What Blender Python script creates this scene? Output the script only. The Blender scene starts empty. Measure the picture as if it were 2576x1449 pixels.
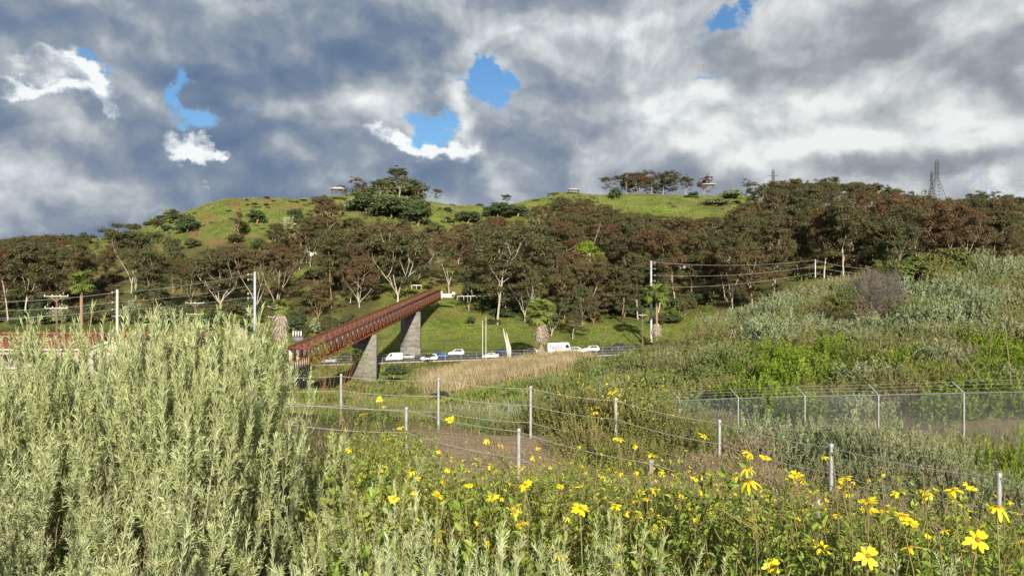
import bpy, math, random
import numpy as np
from mathutils import Vector, Matrix
R = math.radians
scene = bpy.context.scene
COL = scene.collection
F = 1946.0; CU = 1288.0; CV = 724.0          # focal length and centre of the view, in 2576-wide units
SUN_EL = R(20.5); LX, LY = -0.14, 1.0           # the sun is behind the viewer and to the right

# ---------------------------------------------------------------- camera
cam = bpy.data.cameras.new('camera'); co = bpy.data.objects.new('camera', cam); COL.objects.link(co)
co.location = (0, 0, 0); co.rotation_euler = (R(90), 0, 0)
cam.sensor_width = 36; cam.lens = 36 * F / 2576; cam.clip_start = 0.05; cam.clip_end = 6000
scene.camera = co
scene.view_settings.view_transform = 'Standard'; scene.view_settings.look = 'None'
scene.view_settings.exposure = 0.55; scene.view_settings.gamma = 1

# ---------------------------------------------------------------- sun
az = math.atan2(-LX, -LY)                      # direction towards the sun, from +Y clockwise
sl = bpy.data.lights.new('sun', 'SUN'); sl.energy = 5.0; sl.angle = R(0.5); sl.color = (1, 0.92, 0.78)
so = bpy.data.objects.new('sun', sl); COL.objects.link(so)
sd = Vector((math.sin(az) * math.cos(SUN_EL), math.cos(az) * math.cos(SUN_EL), math.sin(SUN_EL)))
so.rotation_euler = sd.to_track_quat('Z', 'Y').to_euler(); so.location = (60, -60, 60)

# ---------------------------------------------------------------- sky
def dirang(px, py):
    x, y, z = px - CU, F, CV - py
    return math.atan2(x, y), math.atan2(z, math.hypot(x, y))
def build_world():
    w = bpy.data.worlds.new('World'); scene.world = w; w.use_nodes = True
    nt = w.node_tree; nt.nodes.clear(); N = nt.nodes; K = nt.links
    def nd(t, **kw):
        n = N.new(t)
        for k, v in kw.items(): setattr(n, k, v)
        return n
    def put(n, i, v):
        if hasattr(v, 'is_output'): K.new(v, n.inputs[i])
        else: n.inputs[i].default_value = v
    def M(op, a, b=0.0, c=0.0, clamp=False):
        n = nd('ShaderNodeMath', operation=op, use_clamp=clamp); put(n, 0, a); put(n, 1, b)
        if op == 'MULTIPLY_ADD': put(n, 2, c)
        return n.outputs[0]
    def VM(op, a, b, c=None):
        n = nd('ShaderNodeVectorMath', operation=op); put(n, 0, a); put(n, 1, b)
        if c is not None: put(n, 2, c)
        return n.outputs['Value'] if op == 'DOT_PRODUCT' else n.outputs[0]
    def smooth(v, a, b):
        n = nd('ShaderNodeMapRange', interpolation_type='SMOOTHSTEP'); put(n, 0, v); put(n, 1, a); put(n, 2, b)
        return n.outputs[0]
    def noise(vec, sc, det, rough=0.55, dist=0.0):
        n = nd('ShaderNodeTexNoise', noise_dimensions='2D'); put(n, 'Vector', vec); put(n, 'Scale', sc); put(n, 'Detail', det)
        put(n, 'Roughness', rough); put(n, 'Distortion', dist); return n
    def mix(f, a, b):
        n = nd('ShaderNodeMix', data_type='RGBA'); put(n, 0, f); put(n, 6, a); put(n, 7, b); return n.outputs[2]
    tc = nd('ShaderNodeTexCoord').outputs['Generated']
    sp = nd('ShaderNodeSeparateXYZ'); K.new(tc, sp.inputs[0])
    u = M('ARCTAN2', sp.outputs[0], sp.outputs[1]); v = M('ARCSINE', sp.outputs[2])
    cb = nd('ShaderNodeCombineXYZ'); K.new(u, cb.inputs[0]); K.new(v, cb.inputs[1])
    P = cb.outputs[0]
    st = VM('MULTIPLY', P, (1, 1.3, 1))
    wn = noise(st, 5.5, 6, 0.56).outputs['Color']
    w0 = VM('SUBTRACT', wn, (.5, .5, .5)); W = VM('MULTIPLY_ADD', w0, (.13, .11, 0), P)
    wn2 = noise(st, 26, 5, 0.6).outputs['Color']
    W2 = VM('MULTIPLY_ADD', VM('SUBTRACT', wn2, (.5, .5, .5)), (.06, .055, 0), W)
    def field(lst, base, src):
        acc = base
        for (px, py, rx, ry, wt) in lst:
            cu_, cv_ = dirang(px, py); sx, sy = F / rx, F / ry
            q = VM('MULTIPLY_ADD', src, (sx, sy, 0), (-cu_ * sx, -cv_ * sy, 0))
            acc = M('MULTIPLY_ADD', M('POWER', 0.3679, VM('DOT_PRODUCT', q, q)), wt, acc)
        return acc
    light = [  # centre, radii, weight: where the cloud deck is thin or sunlit (+) or heavy (-)
        (150, 330, 200, 120, .16), (40, 420, 110, 130, .22), (120, 120, 420, 60, -.10), (500, 130, 420, 50, -.06), (330, 320, 170, 130, -.10), (300, 520, 420, 110, -.13),
        (760, 420, 260, 190, -.10), (700, 250, 240, 120, -.08), (330, 20, 300, 50, .04), (800, 20, 300, 60, .08),
        (960, 250, 160, 60, .30), (1060, 190, 120, 30, .22), (900, 320, 110, 60, .13), (1172, 260, 42, 80, .62), (60, 470, 120, 90, .16), (1350, 100, 240, 60, .08),
        (1300, 380, 130, 150, .02), (1560, 90, 210, 75, .42), (1440, 60, 150, 50, .22), (1660, 150, 160, 60, .22), (1450, 180, 140, 80, .16),
        (1480, 410, 75, 60, .45), (1400, 300, 120, 80, .12), (1640, 320, 170, 100, .22), (1600, 420, 100, 60, .10), (1870, 210, 60, 35, .5),
        (1900, 80, 200, 70, .22), (2090, 60, 90, 60, .10), (2010, 220, 100, 55, .10), (2250, 60, 170, 90, -.10), (2230, 215, 70, 40, .34),
        (2040, 320, 200, 90, .34), (2160, 330, 110, 80, .22), (1760, 380, 100, 50, .2), (1740, 240, 120, 70, .18), (2480, 60, 50, 45, .36), (2540, 140, 90, 60, -.16),
        (2420, 150, 130, 60, .10), (2350, 395, 150, 32, .42), (2240, 440, 240, 20, -.10), (2500, 440, 220, 18, -.14), (2480, 490, 260, 20, .55),
        (2150, 500, 200, 18, .3), (2520, 340, 120, 60, .22), (1900, 430, 130, 20, .2), (2040, 420, 100, 22, .16), (1250, 470, 200, 40, -.05), (1750, 190, 110, 30, -.06)]
    holes = [(1236, 205, 44, 52, 1.05), (1240, 160, 30, 30, .8), (1065, 310, 75, 40, 1.1), (1030, 340, 50, 24, .5), (1120, 290, 30, 30, .6), (500, 325, 48, 40, 1.1), (468, 215, 34, 46, .85), (500, 255, 20, 22, .6),
             (642, 275, 22, 12, .6), (205, 145, 34, 12, .7), (330, 130, 100, 10, .35), (1822, 50, 52, 38, .95), (1815, 185, 46, 18, .8), (1165, 200, 50, 16, .35),
             (1765, 100, 14, 10, .5), (1440, 520, 200, 30, .0)]
    whites = [(490, 395, 82, 36, 1.15), (500, 430, 34, 34, .5), (555, 395, 40, 14, .55), (150, 240, 72, 36, 1.05), (175, 190, 26, 60, .8), (60, 225, 90, 16, .7), (95, 160, 60, 20, .5), (248, 296, 34, 14, .85),
              (990, 360, 92, 24, 1.05), (1060, 395, 50, 40, .85), (1140, 372, 90, 30, .95), (1180, 330, 26, 24, .3), (1870, 205, 60, 24, .55), (1480, 420, 50, 40, .5), (2480, 495, 300, 12, .7)]
    fb = noise(VM('MULTIPLY_ADD', w0, (.05, .06, 0), st), 7.5, 8, 0.52).outputs['Fac']
    up = VM('MULTIPLY_ADD', w0, (.05, .06, 0), VM('ADD', st, (.010, .026, 0)))
    fb2 = noise(up, 7.5, 5, 0.46).outputs['Fac']
    big = noise(st, 3.2, 3, 0.5).outputs['Fac']
    light = [(a, b, c, d, e * (.72 if a > 1350 and e > 0 else 1.0)) for a, b, c, d, e in light]
    L = field(light, 0.41, W)
    side = smooth(u, -0.15, 0.45)
    relief = M('SUBTRACT', fb, fb2)
    amp = M('MULTIPLY_ADD', side, .38, .55)
    L = M('MULTIPLY_ADD', M('SUBTRACT', fb, .5), amp, L)
    L = M('MULTIPLY_ADD', relief, M('MULTIPLY_ADD', side, .6, 1.4), L)
    L = M('MULTIPLY_ADD', M('SUBTRACT', big, .5), .40, L)
    def ramp(stops):
        n = nd('ShaderNodeValToRGB'); K.new(L, n.inputs[0]); e = n.color_ramp.elements
        for i, (p, c) in enumerate(stops):
            el = e[i] if i < 2 else e.new(p)
            el.position = p; el.color = (*c, 1)
        return n.outputs[0]
    cold = ramp([(0.0, (.088, .130, .210)), (1.0, (.60, .625, .625)), (.25, (.125, .168, .238)), (.45, (.19, .225, .275)), (.68, (.33, .36, .385))])
    warm = ramp([(0.0, (.19, .21, .24)), (1.0, (.58, .60, .595)), (.25, (.245, .265, .29)), (.45, (.32, .34, .355)), (.68, (.42, .44, .445))])
    cloud = mix(side, cold, warm)
    Wf = field(whites, 0.0, W2); Wm = smooth(M('MULTIPLY_ADD', M('SUBTRACT', fb, .5), 1.7, Wf), .30, .85)
    wcol = mix(smooth(M('MULTIPLY_ADD', M('SUBTRACT', fb, .5), 1.4, M('MULTIPLY_ADD', relief, 4.0, Wf)), .30, 1.15), (.30, .345, .40, 1), (.63, .655, .655, 1))
    cloud = mix(Wm, cloud, wcol)
    Hf = field(holes, 0.0, W2); Hm = smooth(M('MULTIPLY_ADD', M('SUBTRACT', fb, .5), 1.5, Hf), .30, .85)
    sky = nd('ShaderNodeTexSky', sky_type='NISHITA'); sky.sun_disc = False
    sky.sun_elevation = SUN_EL; sky.sun_rotation = az; sky.air_density = 1.0; sky.dust_density = .3; sky.ozone_density = 2.0
    b1 = nd('ShaderNodeBackground'); tn = nd('ShaderNodeVectorMath', operation='MULTIPLY'); K.new(sky.outputs[0], tn.inputs[0]); tn.inputs[1].default_value = (.58, .82, 1.0); K.new(tn.outputs[0], b1.inputs[0]); b1.inputs[1].default_value = 0.078
    b2 = nd('ShaderNodeBackground'); K.new(cloud, b2.inputs[0]); b2.inputs[1].default_value = 1.0
    ms = nd('ShaderNodeMixShader'); K.new(Hm, ms.inputs[0]); K.new(b2.outputs[0], ms.inputs[1]); K.new(b1.outputs[0], ms.inputs[2])
    out = nd('ShaderNodeOutputWorld'); K.new(ms.outputs[0], out.inputs[0])
    w.cycles.sampling_method = 'MANUAL'; w.cycles.sample_map_resolution = 512
build_world()

# ---------------------------------------------------------------- helpers
def P3(px, py, Y): return np.array([(px - CU) / F * Y, Y, (CV - py) / F * Y])
def setp(o, label=None, cat=None, group=None, kind=None):
    if label: o['label'] = label
    if cat: o['category'] = cat
    if group: o['group'] = group
    if kind: o['kind'] = kind
    return o
def empty(name, loc, label, cat, group=None, rz=0.0):
    o = bpy.data.objects.new(name, None); COL.objects.link(o); o.location = [float(c) for c in loc]
    o.rotation_euler = (0, 0, rz); o.empty_display_size = .3
    return setp(o, label, cat, group)
def link(name, mesh, parent=None, loc=(0, 0, 0), rz=0.0, sc=None):
    o = bpy.data.objects.new(name, mesh); COL.objects.link(o); o.location = [float(c) for c in loc]; o.rotation_euler = (0, 0, rz)
    if sc is not None: o.scale = sc if hasattr(sc, '__len__') else (sc, sc, sc)
    if parent: o.parent = parent
    return o
class MB:
    """collects vertices and faces (with a random tint per piece), builds one mesh"""
    def __init__(s): s.V = []; s.Q = []; s.T = []; s.n = 0; s.t = []
    def add(s, V, Q=None, T=None, tint=None):
        V = np.asarray(V, float).reshape(-1, 3)
        if Q is not None and len(Q): s.Q.append(np.asarray(Q, int).reshape(-1, 4) + s.n)
        if T is not None and len(T): s.T.append(np.asarray(T, int).reshape(-1, 3) + s.n)
        s.V.append(V); s.n += len(V)
        s.t.append(np.full(len(V), .5) if tint is None else np.broadcast_to(np.asarray(tint, float), (len(V),)))
        return s
    def mesh(s, name, mat, smooth=False):
        V = np.concatenate(s.V); Q = np.concatenate(s.Q) if s.Q else np.zeros((0, 4), int); T = np.concatenate(s.T) if s.T else np.zeros((0, 3), int)
        m = bpy.data.meshes.new(name); m.vertices.add(len(V)); m.vertices.foreach_set('co', V.astype(np.float32).ravel())
        m.loops.add(len(Q) * 4 + len(T) * 3); m.polygons.add(len(Q) + len(T))
        m.loops.foreach_set('vertex_index', np.concatenate([Q.ravel(), T.ravel()]).astype(np.int32))
        ls = np.concatenate([np.arange(len(Q)) * 4, len(Q) * 4 + np.arange(len(T)) * 3]).astype(np.int32)
        m.polygons.foreach_set('loop_start', ls)
        if smooth: m.polygons.foreach_set('use_smooth', np.ones(len(ls), bool))
        a = m.attributes.new('tint', 'FLOAT', 'POINT'); a.data.foreach_set('value', np.concatenate(s.t).astype(np.float32))
        m.update(calc_edges=True); m.validate(); m.materials.append(mat); return m
    def box(s, c, d, rz=0.0, tint=None):
        x, y, z = np.array(d, float) / 2
        V = np.array([(i * x, j * y, k * z) for i in (-1, 1) for j in (-1, 1) for k in (-1, 1)])
        if rz: V = V @ np.array([[math.cos(rz), math.sin(rz), 0], [-math.sin(rz), math.cos(rz), 0], [0, 0, 1]])
        return s.add(V + np.array(c, float), [(0, 1, 3, 2), (4, 6, 7, 5), (0, 4, 5, 1), (2, 3, 7, 6), (0, 2, 6, 4), (1, 5, 7, 3)], tint=tint)
    def beam(s, a, b, w, h, tint=None):
        """rectangular bar from a to b"""
        a = np.array(a, float); b = np.array(b, float); d = b - a; L = np.linalg.norm(d); d /= L
        up = np.array((0, 0, 1.)) if abs(d[2]) < .9 else np.array((0, 1., 0))
        x = np.cross(d, up); x /= np.linalg.norm(x); y = np.cross(x, d)
        V = [p + i * x * w / 2 + j * y * h / 2 for p in (a, b) for i in (-1, 1) for j in (-1, 1)]
        return s.add(V, [(0, 1, 3, 2), (4, 6, 7, 5), (0, 4, 5, 1), (2, 3, 7, 6), (0, 2, 6, 4), (1, 5, 7, 3)], tint=tint)
    def tubes(s, P, r, sides=4, tint=None):
        """P (n,k,3) paths, r (n,k) radii"""
        P = np.asarray(P, float); n, k, _ = P.shape; r = np.broadcast_to(np.asarray(r, float), (n, k))
        d = np.gradient(P, axis=1); d /= np.linalg.norm(d, axis=2, keepdims=True) + 1e-9
        ref = np.where(np.abs(d[..., 2:3]) < .8, np.array((0, 0, 1.)), np.array((1., 0, 0)))
        x = np.cross(d, ref); x /= np.linalg.norm(x, axis=2, keepdims=True) + 1e-9; y = np.cross(x, d)
        a = np.arange(sides) * 2 * np.pi / sides
        V = P[:, :, None] + r[:, :, None, None] * (x[:, :, None] * np.cos(a)[:, None] + y[:, :, None] * np.sin(a)[:, None])
        idx = np.arange(n * k * sides).reshape(n, k, sides); nx = np.roll(idx, -1, axis=2)
        Q = np.stack([idx[:, :-1], nx[:, :-1], nx[:, 1:], idx[:, 1:]], -1).reshape(-1, 4)
        t = None if tint is None else np.repeat(np.broadcast_to(np.asarray(tint, float), (n,)), k * sides)
        return s.add(V.reshape(-1, 3), Q, tint=t)
    def leaves(s, B, D, L, Wd, rng, nrm=None, kind='dia', tint=None, bend=.3, roll=1.0):
        """one leaf per row: base B, direction D, length L, width Wd"""
        n = len(B); D = D / (np.linalg.norm(D, axis=1, keepdims=True) + 1e-9)
        if nrm is None: nrm = rng.normal(size=(n, 3))
        nrm = nrm + rng.normal(size=(n, 3)) * .35 * roll
        x = np.cross(D, nrm); x /= np.linalg.norm(x, axis=1, keepdims=True) + 1e-9; z = np.cross(x, D)
        L = np.broadcast_to(L, (n,))[:, None]; Wd = np.broadcast_to(Wd, (n,))[:, None]
        t = rng.random(n) if tint is None else np.broadcast_to(tint, (n,))
        if kind == 'dia':
            V = np.stack([B, B + D * L * .45 + x * Wd / 2, B + D * L, B + D * L * .45 - x * Wd / 2], 1)
            Q = np.arange(n * 4).reshape(n, 4)
            return s.add(V.reshape(-1, 3), Q, tint=np.repeat(t, 4))
        if kind == 'strap':      # a narrow strip in two bent segments
            c = B + D * L * .5; e = B + (D + z * bend) * L
            V = np.stack([B - x * Wd * .35, B + x * Wd * .35, c + x * Wd / 2, c - x * Wd / 2, e + x * Wd * .12, e - x * Wd * .12], 1)
            i = np.arange(n)[:, None] * 6
            Q = np.concatenate([i + [0, 1, 2, 3], i + [3, 2, 4, 5]])
            return s.add(V.reshape(-1, 3), Q, tint=np.repeat(t, 6))
        if kind == 'ovate':      # folded along the midrib
            f = z * Wd * .22
            V = np.stack([B, B + D * L * .28 + x * Wd / 2 + f, B + D * L * .66 + x * Wd * .38 + f, B + (D + z * -bend * .4) * L,
                          B + D * L * .66 - x * Wd * .38 + f, B + D * L * .28 - x * Wd / 2 + f], 1)
            i = np.arange(n)[:, None] * 6
            Q = np.concatenate([i + [0, 1, 2, 3], i + [3, 4, 5, 0]])
            return s.add(V.reshape(-1, 3), Q, tint=np.repeat(t, 6))
def unit(a): return a / (np.linalg.norm(a, axis=-1, keepdims=True) + 1e-9)

# ---------------------------------------------------------------- materials
def mat_new(name):
    m = bpy.data.materials.new(name); m.use_nodes = True; nt = m.node_tree; nt.nodes.clear()
    return m, nt
def _mix(nt, f, a, b):
    n = nt.nodes.new('ShaderNodeMix'); n.data_type = 'RGBA'
    for i, v in ((0, f), (6, a), (7, b)):
        if hasattr(v, 'is_output'): nt.links.new(v, n.inputs[i])
        else: n.inputs[i].default_value = v if i == 0 else (*v, 1)
    return n.outputs[2]
def _noise(nt, sc, det=4, rough=.6, coord='Object', stretch=None):
    tc = nt.nodes.new('ShaderNodeTexCoord'); v = tc.outputs[coord]
    if stretch:
        mp = nt.nodes.new('ShaderNodeMapping'); nt.links.new(v, mp.inputs[0]); mp.inputs['Scale'].default_value = stretch; v = mp.outputs[0]
    n = nt.nodes.new('ShaderNodeTexNoise'); nt.links.new(v, n.inputs['Vector']); n.inputs['Scale'].default_value = sc
    n.inputs['Detail'].default_value = det; n.inputs['Roughness'].default_value = rough; return n.outputs['Fac']
def _mr(nt, v, a, b, c=0., d=1.):
    n = nt.nodes.new('ShaderNodeMapRange'); nt.links.new(v, n.inputs[0])
    for i, x in enumerate((a, b, c, d)): n.inputs[i + 1].default_value = x
    return n.outputs[0]
def leafmat(name, c1, c2, c3=None, trans=.25, rough=.6, objvar=.35):
    """leaf colour runs from c1 to c2 by leaf, and drifts towards c3 by plant"""
    m, nt = mat_new(name); K = nt.links
    at = nt.nodes.new('ShaderNodeAttribute'); at.attribute_name = 'tint'
    col = _mix(nt, at.outputs['Fac'], c1, c2)
    if c3:
        oi = nt.nodes.new('ShaderNodeObjectInfo'); col = _mix(nt, _mr(nt, oi.outputs['Random'], 0, 1, 0, objvar), col, c3)
    b = nt.nodes.new('ShaderNodeBsdfPrincipled'); K.new(col, b.inputs['Base Color']); b.inputs['Roughness'].default_value = rough
    b.inputs['Specular IOR Level'].default_value = .25
    t = nt.nodes.new('ShaderNodeBsdfTranslucent'); K.new(col, t.inputs[0])
    mx = nt.nodes.new('ShaderNodeMixShader'); mx.inputs[0].default_value = trans; K.new(b.outputs[0], mx.inputs[1]); K.new(t.outputs[0], mx.inputs[2])
    o = nt.nodes.new('ShaderNodeOutputMaterial'); K.new(mx.outputs[0], o.inputs[0]); return m
def surfmat(name, c1, c2, sc=4, rough=.7, metal=0., bump=.0, stretch=None, det=5, spec=.4, coord='Object', lo=.35, hi=.65, bdist=.05):
    m, nt = mat_new(name); K = nt.links
    n = _noise(nt, sc, det, .62, coord, stretch); col = _mix(nt, _mr(nt, n, lo, hi), c1, c2)
    b = nt.nodes.new('ShaderNodeBsdfPrincipled'); K.new(col, b.inputs['Base Color']); b.inputs['Roughness'].default_value = rough
    b.inputs['Metallic'].default_value = metal; b.inputs['Specular IOR Level'].default_value = spec
    if bump:
        bp = nt.nodes.new('ShaderNodeBump'); bp.inputs['Strength'].default_value = bump; bp.inputs['Distance'].default_value = bdist
        K.new(n, bp.inputs['Height']); K.new(bp.outputs[0], b.inputs['Normal'])
    o = nt.nodes.new('ShaderNodeOutputMaterial'); K.new(b.outputs[0], o.inputs[0]); return m
MT = dict(
    galv=surfmat('galvanised_steel', (.34, .36, .37), (.50, .515, .52), 9, .42, .35, .05),
    cable=surfmat('steel_cable', (.42, .42, .40), (.55, .54, .5), 30, .5, .3),
    corten=surfmat('weathered_steel', (.085, .029, .015), (.20, .066, .030), .7, .85, 0, .1, det=8),
    concrete=surfmat('concrete', (.14, .13, .11), (.27, .255, .22), .55, .85, 0, .2, (1, 1, 2.5), 8),
    concrete_dark=surfmat('stained_concrete', (.10, .105, .11), (.19, .19, .185), .6, .85, 0, .2, (1, 1, .4), 8),
    screen=surfmat('pale_panel', (.62, .52, .47), (.75, .64, .58), .6, .7),
    bark=surfmat('pale_bark', (.48, .42, .34), (.25, .19, .145), .35, .8, 0, .1, (1, 1, .25), 6, lo=.45, hi=.7),
    bark_tan=surfmat('tan_bark', (.36, .22, .13), (.23, .16, .11), .5, .8, 0, .1, (1, 1, .2), 6),
    wood=surfmat('dark_wood', (.14, .085, .06), (.22, .14, .10), 1.5, .8, 0, 0, (1, 1, .1)),
    palewood=surfmat('whitewashed_wood', (.60, .56, .48), (.50, .46, .38), 1.5, .7),
    polesteel=surfmat('pole_steel', (.42, .46, .50), (.55, .58, .61), .8, .45, .3),
    twig=surfmat('grey_twig', (.11, .088, .078), (.23, .19, .165), 6, .9),
    redtwig=surfmat('red_twig', (.30, .13, .075), (.22, .11, .07), 6, .8),
    browntwig=surfmat('brown_twig', (.20, .15, .095), (.35, .275, .17), 6, .9),
    tile=surfmat('red_roof_tile', (.33, .105, .06), (.22, .07, .045), 1.2, .8, 0, .3, (1, 1, 1)),
    brownroof=surfmat('brown_roof_shingle', (.085, .065, .06), (.13, .10, .09), 2, .85),
    stucco=surfmat('cream_stucco', (.58, .52, .41), (.50, .44, .34), 1.5, .9),
    pink=surfmat('pink_stucco', (.50, .38, .33), (.44, .33, .28), 1.5, .9),
    trim=surfmat('white_trim', (.75, .74, .70), (.66, .65, .62), 3, .6),
    glass=surfmat('window_glass', (.10, .12, .14), (.16, .19, .22), .6, .08, spec=.8),
    carglass=surfmat('car_glass', (.02, .025, .03), (.035, .04, .045), .6, .06, spec=.8),
    tyre=surfmat('tyre_rubber', (.02, .02, .02), (.03, .03, .03), 6, .8),
    rim=surfmat('wheel_rim', (.35, .35, .36), (.45, .45, .46), 6, .35, .6),
    asphalt=surfmat('asphalt', (.055, .055, .057), (.085, .083, .08), .8, .9),
    skirt=surfmat('dead_frond', (.44, .38, .29), (.24, .19, .145), 1.4, .9),
    white=surfmat('white_paint', (.80, .80, .79), (.72, .72, .71), 1.0, .35, spec=.5),
    silver=surfmat('silver_paint', (.42, .43, .44), (.50, .51, .52), 1.0, .3, .4),
    blue=surfmat('blue_paint', (.035, .10, .26), (.05, .13, .32), 1.0, .3, spec=.6),
    navy=surfmat('navy_paint', (.03, .05, .11), (.045, .07, .14), 1.0, .3, spec=.6),
    black=surfmat('black_paint', (.02, .02, .022), (.03, .03, .032), 1.0, .3, spec=.6),
    beige=surfmat('beige_paint', (.60, .56, .48), (.55, .51, .44), 1.0, .35),
    purple=surfmat('purple_ink', (.10, .035, .22), (.13, .05, .26), 3, .5),
    orange=surfmat('orange_ink', (.90, .13, .04), (.82, .11, .03), 3, .5),
    darksteel=surfmat('dark_steel', (.11, .12, .135), (.16, .17, .18), 1, .6, .2),
    lamp=surfmat('lamp_cover', (.5, .1, .05), (.6, .15, .08), 6, .3),
    # leaves
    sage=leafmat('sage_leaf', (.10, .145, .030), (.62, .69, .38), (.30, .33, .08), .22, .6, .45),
    sagestem=leafmat('sage_stem', (.36, .35, .20), (.28, .27, .15), None, 0),
    sage_far=leafmat('grey_sage_leaf', (.12, .165, .065), (.40, .45, .26), (.22, .22, .105), .15, .7, .7),
    sage_green=leafmat('green_scrub_leaf', (.08, .14, .03), (.27, .33, .10), (.17, .17, .065), .15, .7, .7),
    coyote=leafmat('coyote_leaf', (.085, .15, .012), (.33, .42, .04), (.12, .17, .03), .2, .6, .6),
    encelia=leafmat('sunflower_leaf', (.10, .19, .022), (.38, .49, .09), (.27, .31, .05), .3, .45, .45),
    enceliastem=leafmat('sunflower_stem', (.27, .24, .09), (.17, .11, .06), None, 0),
    petal=leafmat('yellow_petal', (.93, .70, .010), (.99, .86, .03), None, .25, .5),
    disc=leafmat('flower_disc', (.26, .10, .012), (.60, .34, .02), None, 0),
    seed=leafmat('seed_head', (.17, .10, .07), (.36, .30, .18), None, 0),
    brown=leafmat('brown_crown', (.082, .060, .029), (.18, .125, .057), (.085, .092, .036), .15, .7, .95),
    moss=leafmat('grey_green_crown', (.058, .085, .032), (.135, .165, .068), (.10, .11, .045), .12, .7, .7),
    russet=leafmat('russet_crown', (.095, .055, .027), (.20, .11, .05), (.09, .075, .032), .15, .7, .9),
    olive=leafmat('olive_crown', (.060, .072, .028), (.13, .14, .055), (.09, .08, .033), .15, .7, .8),
    darkgreen=leafmat('dark_green_crown', (.04, .065, .024), (.085, .125, .045), (.065, .085, .033), .12, .7, .7),
    brightgreen=leafmat('bright_green_crown', (.14, .20, .018), (.27, .33, .03), (.17, .22, .02), .25, .6, .5),
    midgreen=leafmat('mid_green_crown', (.07, .12, .016), (.145, .21, .03), (.11, .15, .02), .2, .6, .6),
    palm=leafmat('palm_frond', (.13, .19, .035), (.27, .31, .08), None, .2, .5),
    palepalm=leafmat('pale_palm_frond', (.34, .36, .17), (.46, .45, .25), None, .15, .6),
    reed=leafmat('dry_reed', (.27, .215, .115), (.50, .41, .245), None, .2, .8),
    drygrass=leafmat('dry_grass', (.34, .28, .15), (.22, .20, .09), None, .2, .8),
    weed=leafmat('green_weed', (.11, .165, .03), (.26, .30, .07), None, .25, .7),
    mustard=leafmat('mustard_flower', (.20, .26, .04), (.40, .38, .04), None, .25, .7),
    browndry=leafmat('brown_dry_leaf', (.15, .145, .045), (.37, .32, .11), (.15, .18, .045), .15, .8, .8),
    blossom=leafmat('cream_blossom', (.78, .68, .50), (.68, .56, .40), None, .2, .7),
)
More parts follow.
